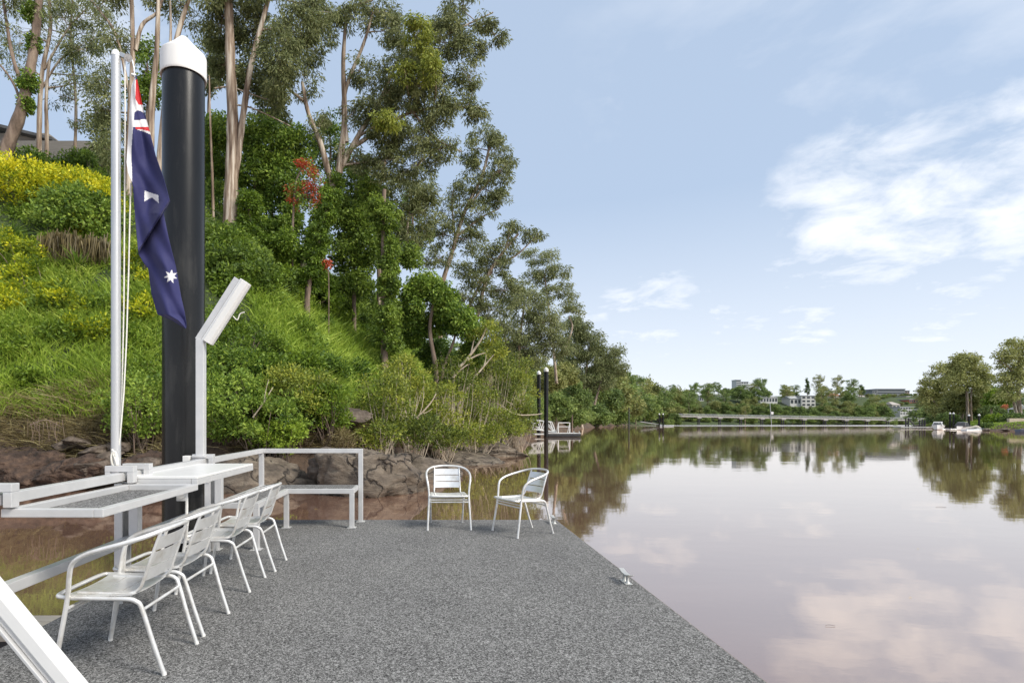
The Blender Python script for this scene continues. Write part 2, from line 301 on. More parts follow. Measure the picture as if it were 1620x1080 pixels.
# ------------------------------------------------------------------ terrain
SH = np.array([(-80,6),(-40,9.5),(-25,11.8),(-14,14.0),(-10.8,15.0),(-7.5,15.6),(-5,16.3),(-3,17.2),(-1.6,18.8),(-0.6,21),(0.6,25),(2.0,29),(4.2,35),(7.2,42.5),(8.4,47),(8.6,55),(10,68),(15,84),(25,112),(42,160),(68,230),(105,310),(140,375),(168,416),(250,432),(400,440),(520,420),(420,340),(300,270),(174,208),(160,186),(158,172),(146,158),(136,145),(122,126),(123,115),(140,106),(180,92),(260,62),(420,30),(4000,20),(4000,5000),(-4000,5000),(-4000,6)], float)
def sdist(x, y):
    p = np.stack([np.ravel(x), np.ravel(y)], 1).astype(float); a = SH; b = np.roll(SH, -1, 0)
    best = np.full(len(p), 1e18); ins = np.zeros(len(p), bool)
    for i in range(len(a)):
        d = b[i]-a[i]; q = p-a[i]
        if i < len(a)-4:
            t = np.clip((q@d)/(d@d), 0, 1); e = q-t[:, None]*d; best = np.minimum(best, (e*e).sum(1))
        c = ((a[i, 1] > p[:, 1]) != (b[i, 1] > p[:, 1]))
        with np.errstate(divide='ignore', invalid='ignore'):
            xi = (b[i, 0]-a[i, 0])*(p[:, 1]-a[i, 1])/(b[i, 1]-a[i, 1]+1e-30)+a[i, 0]
        ins ^= c & (p[:, 0] < xi)
    return (np.sqrt(best)*np.where(ins, 1, -1)).reshape(np.shape(x))
def sstep(a, b, x): t = np.clip((x-a)/(b-a), 0, 1); return t*t*(3-2*t)
def fbm(x, y, s):
    o = 0; a = 1.0
    for k, (p, q) in enumerate(((1.0, 0.35), (-0.7, 1.1), (1.9, -1.3), (2.3, 2.9), (-4.1, 3.3))):
        o = o+a*np.sin((p*x+q*y)*s+k*1.7+1.3*np.sin((q*x-p*y)*s*0.7+k)); a *= 0.62
    return o/2.2
def hgt(x, y):
    x = np.asarray(x, float); y = np.asarray(y, float); d = sdist(x, y)
    far = sstep(395, 440, y-0.0*x); right = sstep(98, 116, x)*(1-sstep(330, 400, y))
    nearw = (1-far)*(1-right)
    hc = np.interp(y, [0, 34, 60, 100, 200, 400], [14.5, 14.0, 9, 6.5, 5.5, 5])
    k = np.interp(x, [-12, -2, 4], [1.08, 0.92, 0.8])
    bank = 1.15*sstep(0, 1.3, d)+np.clip(d-1.0, 0, None)*k
    soft = hc-np.log1p(np.exp(np.clip((hc-bank)/1.2, -30, 30)))*1.2
    soft = soft-(hc-np.log1p(np.exp(np.clip(hc/1.2, -30, 30)))*1.2)
    nb = soft+0.18*np.clip(d-16, 0, 60)
    nb = nb+fbm(x, y, 0.8)*0.30*sstep(1, 4, d)+fbm(x, y, 2.3)*0.10*sstep(0.3, 1.5, d)
    fb = 1.3*sstep(0, 5, d)+0.30*np.clip(d-8, 0, 75)+0.05*np.clip(d-83, 0, 300)+fbm(x, y, 0.02)*2.5*sstep(10, 60, d)
    rb = 1.3*sstep(0, 4, d)+0.10*np.clip(d-2, 0, 14)+fbm(x, y, 0.3)*0.12*sstep(0, 3, d)
    h = nb*nearw+fb*far+rb*right*(1-far)
    return WZ+np.where(d > 0, h, np.maximum(d*0.35, -2.6))
def G(px, py, y0=9, y1=600):
    Y = np.geomspace(y0, y1, 1500); X = (px-680)*Y/F; Z = H-(py-668)*Y/F; h = hgt(X, Y)
    i = np.argmax(h > Z)
    return Vector((X[i], Y[i], h[i])) if h[i] > Z[i] else None
def grid_mesh(name, xs, ys, m, hole=None):
    Xg, Yg = np.meshgrid(xs, ys); Zg = hgt(Xg, Yg); nx = len(xs)
    V = np.stack([Xg.ravel(), Yg.ravel(), Zg.ravel()], 1)
    i, j = np.meshgrid(np.arange(nx-1), np.arange(len(ys)-1)); i = i.ravel(); j = j.ravel()
    if hole:
        cx_ = (xs[i]+xs[i+1])/2; cy_ = (ys[j]+ys[j+1])/2; k = ~((cx_ > hole[0]) & (cx_ < hole[1]) & (cy_ > hole[2]) & (cy_ < hole[3])); i = i[k]; j = j[k]
    q = j*nx+i; Fq = np.stack([q, q+1, q+nx+1, q+nx], 1)
    return mesh_from(name, V, Fq, m, True)
def _soil(m, t, p):
    setp(p, Roughness=0.9)
    ge = t.nodes.new('ShaderNodeNewGeometry'); sp = t.nodes.new('ShaderNodeSeparateXYZ'); t.links.new(ge.outputs['Position'], sp.inputs[0])
    n = t.nodes.new('ShaderNodeTexNoise'); n.inputs['Scale'].default_value = 1.4; n.inputs['Detail'].default_value = 9; n.inputs['Roughness'].default_value = 0.65
    t.links.new(ge.outputs['Position'], n.inputs['Vector'])
    cr = t.nodes.new('ShaderNodeValToRGB'); e = cr.color_ramp.elements; e[0].position = 0.36; e[0].color = (0.035,0.023,0.016,1); e[1].position = 0.68; e[1].color = (0.15,0.10,0.068,1)
    t.links.new(n.outputs[0], cr.inputs[0])
    c2 = t.nodes.new('ShaderNodeValToRGB'); e = c2.color_ramp.elements; e[0].position = 0.35; e[0].color = (0.02,0.035,0.012,1); e[1].position = 0.7; e[1].color = (0.08,0.11,0.03,1)
    t.links.new(n.outputs[0], c2.inputs[0])
    mr = t.nodes.new('ShaderNodeMapRange'); mr.inputs[1].default_value = 1.0; mr.inputs[2].default_value = 2.4
    ad = t.nodes.new('ShaderNodeMath'); ad.operation = 'MULTIPLY_ADD'; ad.inputs[1].default_value = 2.2; t.links.new(n.outputs[0], ad.inputs[0]); 
    sb = t.nodes.new('ShaderNodeMath'); sb.operation = 'SUBTRACT'; sb.inputs[1].default_value = 1.1; t.links.new(sp.outputs[2], sb.inputs[0]); t.links.new(sb.outputs[0], ad.inputs[2])
    gy = t.nodes.new('ShaderNodeMapRange'); gy.inputs[1].default_value = 300; gy.inputs[2].default_value = 400; gy.inputs[4].default_value = 4.0; t.links.new(sp.outputs[1], gy.inputs[0])
    a2 = t.nodes.new('ShaderNodeMath'); t.links.new(ad.outputs[0], a2.inputs[0]); t.links.new(gy.outputs[0], a2.inputs[1]); t.links.new(a2.outputs[0], mr.inputs[0])
    mx = t.nodes.new('ShaderNodeMix'); mx.data_type = 'RGBA'; t.links.new(mr.outputs[0], mx.inputs[0]); t.links.new(cr.outputs[0], mx.inputs[6]); t.links.new(c2.outputs[0], mx.inputs[7])
    t.links.new(mx.outputs[2], p.inputs['Base Color'])
    bp = t.nodes.new('ShaderNodeBump'); bp.inputs['Strength'].default_value = 0.9; bp.inputs['Distance'].default_value = 0.25
    t.links.new(n.outputs[0], bp.inputs['Height']); t.links.new(bp.outputs[0], p.inputs['Normal'])
M_SOIL = mat('bank_soil', _soil)
tag(link('riverbank', grid_mesh('riverbank', np.arange(-45, 22.01, 0.25), np.arange(8, 74.01, 0.25), M_SOIL)), kind='structure')
_xs = np.concatenate([np.linspace(-4000, -300, 12), np.arange(-240, -45, 15), np.arange(-45, 22.1, 0.67*5), np.arange(24, 200, 2.5), np.arange(200, 280, 4.5), np.arange(285, 700, 15), np.linspace(800, 4000, 12)])
_xs = np.unique(np.append(_xs, [-45, 22.0])); _ys = np.unique(np.concatenate([np.array([-40, 0, 8.0]), np.arange(8, 74.1, 3.3), [74.0], np.arange(76, 240, 2.5), np.arange(240, 560, 4.5), np.arange(580, 1200, 30), np.linspace(1300, 5000, 10)]))
_g = grid_mesh('hills', _xs, _ys, M_SOIL, hole=(-45, 22, 8, 74))
tag(link('hills', _g), kind='structure')
# ------------------------------------------------------------------ water
def _water(m, t, p):
    pass
    ge = t.nodes.new('ShaderNodeNewGeometry'); sp = t.nodes.new('ShaderNodeSeparateXYZ'); t.links.new(ge.outputs['Position'], sp.inputs[0])
    n = t.nodes.new('ShaderNodeTexNoise'); n.inputs['Scale'].default_value = 0.12; n.inputs['Detail'].default_value = 6; n.inputs['Distortion'].default_value = 1.5
    t.links.new(ge.outputs['Position'], n.inputs['Vector'])
    cr = t.nodes.new('ShaderNodeValToRGB'); e = cr.color_ramp.elements; e[0].position = 0.35; e[0].color = (0.19,0.108,0.078,1); e[1].position = 0.65; e[1].color = (0.245,0.146,0.108,1)
    t.links.new(n.outputs[0], cr.inputs[0]); t.links.new(cr.outputs[0], p.inputs['Base Color'])
    mp = t.nodes.new('ShaderNodeMapping'); mp.inputs['Scale'].default_value = (0.55, 1.0, 1); t.links.new(ge.outputs['Position'], mp.inputs[0])
    b1 = t.nodes.new('ShaderNodeTexNoise'); b1.inputs['Scale'].default_value = 2.6; b1.inputs['Detail'].default_value = 4; t.links.new(mp.outputs[0], b1.inputs['Vector'])
    b2 = t.nodes.new('ShaderNodeTexNoise'); b2.inputs['Scale'].default_value = 0.35; b2.inputs['Detail'].default_value = 3; t.links.new(mp.outputs[0], b2.inputs['Vector'])
    # breeze patch: ruffled water in the far reach in front of the footbridge
    mr = t.nodes.new('ShaderNodeMapRange'); mr.inputs[1].default_value = 240; mr.inputs[2].default_value = 300; t.links.new(sp.outputs[1], mr.inputs[0])
    ad = t.nodes.new('ShaderNodeMath'); ad.operation = 'MULTIPLY_ADD'; ad.inputs[1].default_value = 0.55; ad.inputs[2].default_value = 0.022; t.links.new(mr.outputs[0], ad.inputs[0])
    bp = t.nodes.new('ShaderNodeBump'); bp.inputs['Distance'].default_value = 0.055; t.links.new(ad.outputs[0], bp.inputs['Strength']); t.links.new(b1.outputs[0], bp.inputs['Height'])
    bq = t.nodes.new('ShaderNodeBump'); bq.inputs['Strength'].default_value = 0.06; bq.inputs['Distance'].default_value = 0.10; t.links.new(b2.outputs[0], bq.inputs['Height']); t.links.new(bp.outputs[0], bq.inputs['Normal'])
    df = t.nodes.new('ShaderNodeBsdfDiffuse'); gl = t.nodes.new('ShaderNodeBsdfGlossy'); gl.inputs['Color'].default_value = (1.0, 0.93, 0.865, 1); fr = t.nodes.new('ShaderNodeLayerWeight'); fr.inputs['Blend'].default_value = 0.5; mx = t.nodes.new('ShaderNodeMixShader')
    t.links.new(cr.outputs[0], df.inputs['Color'])
    for u_ in (gl, fr): t.links.new(bq.outputs[0], u_.inputs['Normal'])
    fm = t.nodes.new('ShaderNodeValToRGB'); ee = fm.color_ramp.elements; ee[0].position = .38; ee[0].color = (.08,.08,.08,1); ee[1].position = .95; ee[1].color = (.93,.93,.93,1)
    for po, va in ((.5,.13),(.66,.45),(.83,.67)): x_ = ee.new(po); x_.color = (va, va, va, 1)
    t.links.new(fr.outputs['Facing'], fm.inputs[0]); t.links.new(fm.outputs[0], mx.inputs[0]); t.links.new(df.outputs[0], mx.inputs[1]); t.links.new(gl.outputs[0], mx.inputs[2]); t.links.new(mx.outputs[0], t.nodes['Material Output'].inputs[0])
    rr = t.nodes.new('ShaderNodeMapRange'); rr.inputs[1].default_value = 240; rr.inputs[2].default_value = 300; rr.inputs[3].default_value = 0.03; rr.inputs[4].default_value = 0.25; t.links.new(sp.outputs[1], rr.inputs[0]); t.links.new(rr.outputs[0], gl.inputs['Roughness'])
M_WATER = mat('muddy_river_water', _water)
_wm = MB().add([(-900,-300,WZ),(900,-300,WZ),(900,600,WZ),(-900,600,WZ)], [(0,1,2,3)])
tag(_wm.build('river', M_WATER), kind='structure')

# ------------------------------------------------------------------ our pontoon
XL, XR, YF = -2.57, 1.75, 7.9
pon = empty('pontoon', (0, 0, 0), label='large floating pontoon deck covered in speckled grey marine carpet in the foreground', cat='pontoon')
MB().add([(XL,-3,0),(XR,-3,0),(XR,YF,0),(XL,YF,0)], [(0,1,2,3)]).build('carpet', M_CARPET, pon)
m = MB(); m.box(((XL+XR)/2, (YF-3)/2, -0.016), (XR-XL+0.016, YF+3+0.016, 0.024)); m.build('edge_trim', noisemat('worn_brown_edge', [(0.12,0.09,0.07),(0.30,0.25,0.21)], 9, rough=0.8), pon)
MB().box(((XL+XR)/2, (YF-3)/2, -0.36), (XR-XL-0.06, YF+3-0.06, 0.66)).build('float', M_DARK, pon, bevel=0.02)
# timber outrigger by the left edge
t = empty('timber_landing', (-3.1, 4.1, -0.2), label='weathered pale timber landing board jutting from the left edge of the pontoon', cat='landing board')
m = MB()
for i, y in enumerate((-0.15, -0.01, 0.13)): m.box((0, y, 0.075), (1.0, 0.13, 0.045))
m.build('board', M_TIMBER, t, bevel=0.006)
m = MB(); m.box((0, 0, 0.0), (1.0, 0.12, 0.1)); m.box((-0.3, 0, -0.12), (0.12, 0.3, 0.16)); m.build('bearer', M_DARK, t)

# bench with railing -------------------------------------------------
T = 0.06
bn = empty('corner_bench', (-2.25, 7.74, 0), label='white aluminium corner bench with grey carpet seat, and its long railing down the left side', cat='bench')
def lo(v, o): return (v[0]-o[0], v[1]-o[1], v[2]-o[2])
bo = (-2.25, 7.74, 0)
def bbar(name, a, b, wd=T, ht=T, par=bn, o=bo, mt=M_ALU, bev=0.004, up=(0,0,1)):
    return MB().bar(lo(a, o), lo(b, o), wd, ht, up).build(name, mt, par, bevel=bev)
XB, XI = -2.27, -1.84            # outer and inner lines of the side bench
def foot(x, y): return MB().box(lo((x, y, 0.006), bo), (0.11, 0.11, 0.008)).build('foot_plate', M_ALU, bn, bevel=0.002)
for (x, y, z1) in ((XI, 7.30, 0.44), (-1.00, 7.30, 0.44), (XI, 6.04, 0.44)):
    bbar('leg', (x, y, 0.01), (x, y, z1)); foot(x, y)
for (x, y) in ((-0.94, 7.74), (XB-0.02, 7.74)):
    bbar('post', (x, y, 0.01), (x, y, 0.935)); foot(x, y)
bbar('leg', (XB, 6.04, 0.01), (XB, 6.04, 0.44)); foot(XB, 6.04)
bbar('seat_frame', (XI-0.03, 7.30, 0.47), (-0.97, 7.30, 0.47))
bbar('seat_frame', (-0.999, 7.331, 0.47), (-0.999, 7.71, 0.47))
bbar('seat_frame', (-0.971, 7.742, 0.47), (XB+0.011, 7.742, 0.47))
bbar('seat_frame', (XI, 6.01, 0.47), (XI, 7.269, 0.47))
bbar('seat_frame', (XI-0.031, 6.04, 0.47), (XB+0.031, 6.04, 0.47))
m = MB(); m.box(lo(((XB-0.97)/2+0.01, 7.52, 0.492), bo), (-0.97-XB-0.09, 0.38, 0.03)); m.build('seat_pad', M_CARPET, bn)
m = MB(); m.box(lo(((XB+XI)/2, 6.70, 0.492), bo), (XI-XB-0.062, 1.255, 0.03)); m.build('seat_pad', M_CARPET, bn)
# side beam and top rail run to the near end of the deck
bbar('lower_rail', (XB+0.0, 7.709, 0.471), (XB+0.03, 1.2, 0.471))
bbar('top_rail', (-0.91, 7.74, 0.965), (XB-0.052, 7.74, 0.965))
bbar('top_rail', (XB-0.02, 7.708, 0.965), (XB-0.01, 1.2, 0.935))
for y in (5.98, 4.28, 2.35):
    bbar('railing_post', (XB+0.055, y, 0.503), (XB+0.055, y, 0.898), 0.07, 0.07)
    m = MB(); c = lo((XB-0.075, y+0.02, 0.42), bo)
    m.box(c, (0.012, 0.13, 0.95)); m.box((c[0]+0.03, c[1]-0.0585, c[2]), (0.05, 0.012, 0.95)); m.box((c[0]+0.03, c[1]+0.0585, c[2]), (0.05, 0.012, 0.95))
    m.tube([(c[0]+0.03, c[1]-0.064, c[2]+0.31), (c[0]+0.03, c[1]-0.075, c[2]+0.31)], 0.012, 8)
    m.build('channel', M_ALU, bn, bevel=0.002)
    if y > 3: pass
# rail hooks (inverted U brackets over the top rail)
def hook(y, o, par, mt=M_ALU, zt=1.03):
    m = MB(); z0 = zt-0.05
    m.box(lo((XB-0.02, y, zt-0.022), o), (0.21, 0.062, 0.044))
    m.box(lo((XB-0.105, y, zt-0.078), o), (0.04, 0.06, 0.068)); m.box(lo((XB+0.062, y, zt-0.085), o), (0.045, 0.06, 0.082))
    return m.build('rail_hook', mt, par, bevel=0.003)
# folding tray shelf with carpet
to = (-2.0, 3.6, 0.9); tr = empty('tray_shelf', to, label='white framed tray shelf with grey carpet floor hooked on the side railing, nearest the camera', cat='shelf')
def tbar(a, b, wd=0.05, ht=0.045): return bbar('frame', a, b, wd, ht, tr, to)
zt = 0.872
for a, b in (((-2.235, 3.02, zt), (-2.235, 4.20, zt)), ((-1.745, 2.995, zt), (-1.745, 4.225, zt)), ((-2.26, 3.02, zt), (-1.771, 3.02, zt)), ((-2.209, 4.20, zt), (-1.771, 4.20, zt))): 
    tbar(a, b)
MB().box(lo((-1.99, 3.61, 0.850), to), (0.46, 1.15, 0.012)).build('tray_floor', M_CARPET, tr)
hook(3.00, to, tr); hook(4.22, to, tr)
# white table
wo = (-2.0, 4.95, 0.93); wt = empty('rail_table', wo, label='white rectangular table top hooked over the side railing, beside the lamp pole', cat='table')
MB().box(lo((-2.0, 4.93, 0.937), wo), (0.52, 1.34, 0.022)).build('table_top', M_WHITE, wt, bevel=0.005)
m = MB()
for a, b in (((-2.22, 4.28, .903), (-2.22, 5.58, .903)), ((-1.762, 4.255, .903), (-1.762, 5.605, .903)), ((-2.194, 4.28, .903), (-1.788, 4.28, .903)), ((-2.194, 5.58, .903), (-1.788, 5.58, .903))): m.bar(lo(a, wo), lo(b, wo), 0.045, 0.044)
m.build('frame', M_ALU, wt, bevel=0.003)
hook(4.46, wo, wt); 
MB().box(lo((-1.90, 4.36, 0.80), wo), (0.075, 0.03, 0.1)).lathe([(0.03,0),(0.03,0.004)], lo((-1.90,4.33,0.8), wo), 4).build('socket_box', M_WHITE, wt, bevel=0.004)
m = MB(); m.tube([lo(q, wo) for q in ((-1.90, 4.343, 0.80), (-1.90, 4.328, 0.80))], [0.034, 0.030], 20); m.build('socket_cover', M_CAP, wt)
m = MB(); m.tube([lo(q, wo) for q in catmull([(-1.875, 4.37, 0.90), (-1.868, 4.37, 0.76), (-1.868, 4.37, 0.66), (-1.868, 4.37, 0.56)], 5)], 0.012, 8); m.build('conduit', M_CAP, wt)
# flagpole --------------------------------------------------------------
fo = (-2.345, 4.25, 1.03); fp = empty('flagpole', fo, label='tall white flagpole with pulley and rope standing in the railing left of the black pile', cat='flagpole')
m = MB(); m.tube([(0,0,-0.05),(0,0,0.4),(0,0,3.05)], [0.034,0.034,0.032], 20); m.build('pole', noisemat('brushed_pole', [(.46,.47,.48),(.60,.60,.60)], 7, rough=.35, metallic=.5, stretch=(1,1,.1)), fp)
m = MB(); m.lathe([(0.0,3.10),(0.018,3.095),(0.03,3.075),(0.033,3.05)], (0,0,0), 20); m.build('pole_cap', M_CAP, fp)
m = MB(); m.box((0,0,-0.06), (0.10,0.10,0.05)); m.build('pole_base', M_ALU, fp, bevel=0.004)
def L4(px, py, dy=0.0): return lo(P(px, py, 4.25+dy), fo)
m = MB(); m.bar(L4(190,86), L4(203,92), 0.02, 0.03); m.tube([L4(203,92,-0.02), L4(203,92,0.02)], 0.028, 18); m.tube([L4(203,92,-0.026), L4(203,92,0.026)], 0.011, 10); m.tube([L4(209,95), L4(212,108), L4(213,122)], 0.006, 6); m.tube([L4(208,118,-.008), L4(215,120,.008)], 0.012, 8); m.build('pulley', M_STEEL, fp)
m = MB(); m.tube([L4(x,y) for x,y in ((197.5,93),(198,200),(197,330),(196,480),(193,620),(188,700),(185,716))], 0.0055, 6)
m.tube([L4(x,y,-.01) for x,y in ((207,290),(205.5,340),(203.5,430),(200,540),(196,620),(190,690),(186,718))], 0.0055, 6)
m.build('halyard', M_ROPE, fp)
m = MB()
for k in range(5):
    a = [(0.01+0.022*math.cos(t_*1.26+k), -0.036-0.01*math.sin(t_+k*2), 0.05+0.055*math.sin(t_*1.26+0.4*k)+0.004*k) for t_ in range(6)]
    m.tube(catmull(a, 4), 0.008, 6)
m.build('rope_knot', M_ROPE, fp)
# flag ------------------------------------------------------------------
def z5(x, y): return (160+x/2.075, 40+y/2.077)
Lp = [z5(*q) for q in ((112,163),(100,200),(92,300),(90,350),(83,450),(88,485),(99,512),(105,532),(109,600),(113,650),(122,750),(139,780),(155,800),(165,880),(185,950),(232,968),(276,996))]
Rp = [z5(*q) for q in ((114,163),(120,185),(135,260),(150,315),(160,350),(180,430),(205,500),(227,580),(205,618),(222,700),(245,790),(262,890),(274,940),(281,985),(279,997))]
def interp(pl, y): 
    return np.interp(y, [q[1] for q in pl], [q[0] for q in pl])
def inpoly(x, y, poly):
    c = False; n = len(poly)
    for i in range(n):
        x1, y1 = poly[i]; x2, y2 = poly[(i+1) % n]
        if (y1 > y) != (y2 > y) and x < (x2-x1)*(y-y1)/(y2-y1)+x1: c = not c
    return c
def star(cx_, cy_, r1, r2, n, a0): return [(cx_+(r1 if k % 2 == 0 else r2)*math.sin(a0+k*math.pi/n), cy_-(r1 if k % 2 == 0 else r2)*math.cos(a0+k*math.pi/n)) for k in range(2*n)]
WP = [[z5(*q) for q in pl] for pl in (((80,160),(112,150),(113,230),(104,350),(99,420),(102,515),(80,515)),
      ((113,262),(136,262),(142,290),(122,278)), ((104,312),(150,310),(156,336),(104,334)), ((112,342),(135,343),(160,350),(163,360),(140,350)))]
WP += [[(228.6,301.8),(251,309),(251.3,321.5),(240.7,312.4),(228.2,318.9)], star(270.3,437.3,11.5,5.2,7,0.12)]
RP = [[z5(*q) for q in pl] for pl in (((113,180),(119,178),(128,225),(138,264),(122,262),(112,240)), ((112,336),(156,336),(161,351),(136,344),(112,341)))]
WH2 = [z5(*q) for q in ((106,200),(113,180),(122,262),(136,264),(140,285),(120,280),(104,290))]
nu, nv = 70, 330
V = []; fm = []
for j in range(nv+1):
    y = 118.6+(519.6-118.6)*j/nv; xl = float(interp(Lp, y)); xr = float(interp(Rp, y)); xr = max(xr, xl+0.3)
    for i in range(nu+1):
        u = i/nu; x = xl+(xr-xl)*u; wd = (xr-xl)
        dep = 0.035*math.sin(u*5.2+y*0.018)*min(1, wd/25)+0.012*math.sin(u*11-y*0.05)*min(1, wd/25)
        # diagonal crease from the right fold tip down to the left edge, upper layer hanging in front
        cr_ = (x-219)*(-82)-(y-400)*(50)      # signed side of line (219,400)-(269,318)
        dd = cr_/96.0
        if dd > 0: dep -= 0.055*math.exp(-dd/26)*min(1, dd/3+0.25)
        else: dep += 0.035*math.exp(dd/12)
        c2_ = (x-240)*(18)-(y-497)*54; d2 = c2_/57.0; dep += 0.03*math.exp(-abs(d2+12)/9)
        V.append(P(x, y, 4.25+dep))
Fq = []; fmi = []
for j in range(nv):
    for i in range(nu):
        a = j*(nu+1)+i; Fq.append((a, a+1, a+nu+2, a+nu+1))
        y = 118.6+(519.6-118.6)*(j+.5)/nv; xl = float(interp(Lp, y)); xr = max(float(interp(Rp, y)), xl+.3); x = xl+(xr-xl)*(i+.5)/nu
        k = 0
        if inpoly(x, y, WH2): k = 1
        if any(inpoly(x, y, p_) for p_ in RP): k = 2
        if any(inpoly(x, y, p_) for p_ in WP): k = 1
        fmi.append(k)
def cloth(n, col):
    def b(m, t, p):
        setp(p, Base_Color=col, Roughness=0.75); p.inputs['Sheen Weight'].default_value = 0.1
        co = t.nodes.new('ShaderNodeTexCoord'); nz = t.nodes.new('ShaderNodeTexNoise'); nz.inputs['Scale'].default_value = 14; nz.inputs['Detail'].default_value = 5; t.links.new(co.outputs['Object'], nz.inputs['Vector'])
        bp = t.nodes.new('ShaderNodeBump'); bp.inputs['Strength'].default_value = 0.35; bp.inputs['Distance'].default_value = 0.012; t.links.new(nz.outputs[0], bp.inputs['Height']); t.links.new(bp.outputs[0], p.inputs['Normal'])
        tr = t.nodes.new('ShaderNodeBsdfTranslucent'); tr.inputs[0].default_value = (*col, 1); mx = t.nodes.new('ShaderNodeMixShader'); mx.inputs[0].default_value = 0.25
        t.links.new(p.outputs[0], mx.inputs[1]); t.links.new(tr.outputs[0], mx.inputs[2]); t.links.new(mx.outputs[0], t.nodes['Material Output'].inputs[0])
    return mat(n, b)
me = bpy.data.meshes.new('flag'); base = P(208, 130, 4.25); me.from_pydata([tuple(q-base) for q in V], [], Fq)
for c_ in (cloth('blue_flag_cloth', (0.026,0.028,0.125)), cloth('white_flag_cloth', (0.78,0.77,0.78)), cloth('red_flag_cloth', (0.62,0.03,0.035))): me.materials.append(c_)
me.polygons.foreach_set('material_index', fmi); me.polygons.foreach_set('use_smooth', [True]*len(Fq)); me.update()
fl = bpy.data.objects.new('flag', me); C.objects.link(fl); fl.location = base
sm_ = fl.modifiers.new('thickness', 'SOLIDIFY'); sm_.thickness = 0.0015
tag(fl, 'limp blue national flag with white stars and red and white crosses hanging from the flagpole', 'flag')
# lamp pole -------------------------------------------------------------
lo_ = (-2.317, 5.76, 1.0); lp = empty('lamp_pole', lo_, label='white square lamp pole with angled strip light rising right of the black pile', cat='lamp')
zt = P(318, 537, 5.76).z-lo_[2]
MB().bar((0,0,-0.04), (0,0,zt), 0.08, 0.08).build('pole', M_ALU, lp, bevel=0.005)
A = Vector((-0.028,0,zt-0.005)); B = A+Vector((P(378,440,5.76)-P(316,537,5.76)))
MB().bar(A, B, 0.06, 0.045, (0,1,0)).build('arm', M_ALU, lp, bevel=0.004)
dr = (B-A).normalized(); nr = Vector((dr.z, 0, -dr.x))
m = MB(); a = A+dr*0.03+nr*0.088; b = B+dr*0.02+nr*0.088
def prof_bar(a, b, prof, side):   # sweep a closed profile (u along 'side', v along y)
    mm = MB(); n = len(prof); vs = [a+side*u+Vector((0, v, 0)) for u, v in prof]+[b+side*u+Vector((0, v, 0)) for u, v in prof]
    mm.add(vs, [tuple(range(n)), tuple(range(2*n-1, n-1, -1))]+[(i, i+n, (i+1) % n+n, (i+1) % n) for i in range(n)]); return mm
prof_bar(a, b, [(-0.055,-0.03),(-0.030,-0.038),(-0.026,-0.055),(0.035,-0.05),(0.055,-0.015),(0.055,0.04),(-0.055,0.05)], nr).build('lamp_body', M_WHITE, lp, bevel=0.006)
prof_bar(a+dr*0.02, b-dr*0.02, [(-0.045,0.055),(0.048,0.046),(0.04,0.07),(-0.035,0.075)], nr).build('diffuser', M_CAP, lp, bevel=0.004)
q0 = (a+b)/2
m = MB(); m.tube(catmull([q0+nr*0.08, q0+nr*0.13+Vector((0,0,-.01)), q0+nr*0.15+Vector((.01,0,.06)), q0+nr*0.17+Vector((.04,0,.09))], 5), 0.006, 6); m.build('cable', M_ROPE, lp)
MB().box((0,0,0.01), (0.13,0.13,0.02)).build('base_plate', M_ALU, lp, bevel=0.003)
hook(5.76, lo_, lp)
m = MB(); m.box((-0.13,-0.02,-0.03), (0.07,0.07,0.09)); m.build('junction_box', M_CAP, lp, bevel=0.006)
# mooring pile ------------------------------------------------------------
def pile(x, y, zt, r, label, group=None, seg=48, capk=1.0, base=-2.2):
    e = empty('mooring_pile', (x, y, WZ), label=label, cat='pile', group=group)
    m = MB(); h = zt-WZ-r*0.84; m.lathe([(r, base-WZ), (r, 0), (r, h*0.35), (r, h*0.7), (r, h-r*1.0)], (0,0,0), seg); m.build('sleeve', M_PILE, e)
    k = r*1.09; m = MB(); m.lathe([(r, h-r*1.2), (k*0.99, h-r*1.25), (k, h-r*1.24), (k, h-r*1.1), (k, h-r*0.16), (k*0.995, h-r*0.12), (k*0.975, h-r*0.08), (k*.9, h), (k*0.5, h+r*0.42), (0.05, h+r*0.81), (0, h+r*0.84)], (0,0,0), seg); m.build('pile_cap', M_CAP, e); return e
pc = P(290.5, 668, 6.75)
pl_ = pile(pc.x, 6.75, P(290, 60, 6.75).z, 0.236, 'thick black mooring pile with white conical cap behind the flag', base=-2.3)
m = MB(); m.lathe([(0.27,0.42),(0.27,0.52),(0.25,0.52),(0.25,0.42),(0.27,0.42)], (0,0,0), 40); m.build('guide_ring', M_ALU, pl_)
# cleats
def cleat(x, y, label):
    e = empty('mooring_cleat', (x, y, 0.0), label=label, cat='cleat', group='cleats on the right deck edge')
    prof = [(-0.15,0.125),(-0.11,0.105),(-0.05,0.092),(0.05,0.092),(0.11,0.105),(0.15,0.125),(0.152,0.134),(0.11,0.122),(0.05,0.110),(-0.05,0.110),(-0.11,0.122),(-0.152,0.134)]
    MB().prism(prof, -0.028, 0.028, 'x').build('horn', M_CAST, e, bevel=0.004)
    for s in (-0.045, 0.045):
        m = MB(); m.lathe([(0.028,0.012),(0.017,0.03),(0.015,0.07),(0.022,0.093)], (0, s, 0), 16); m.build('stem', M_CAST, e)
    MB().box((0,0,0.007), (0.075,0.19,0.012)).build('base_plate', M_CAST, e, bevel=0.003); e.scale = (.8,.8,.72)
    return e
cleat(1.655, 4.80, 'cast alloy mooring cleat halfway along the right edge of the carpeted deck')
cleat(1.66, 7.62, 'cast alloy mooring cleat at the far right corner of the deck behind the turned chair')
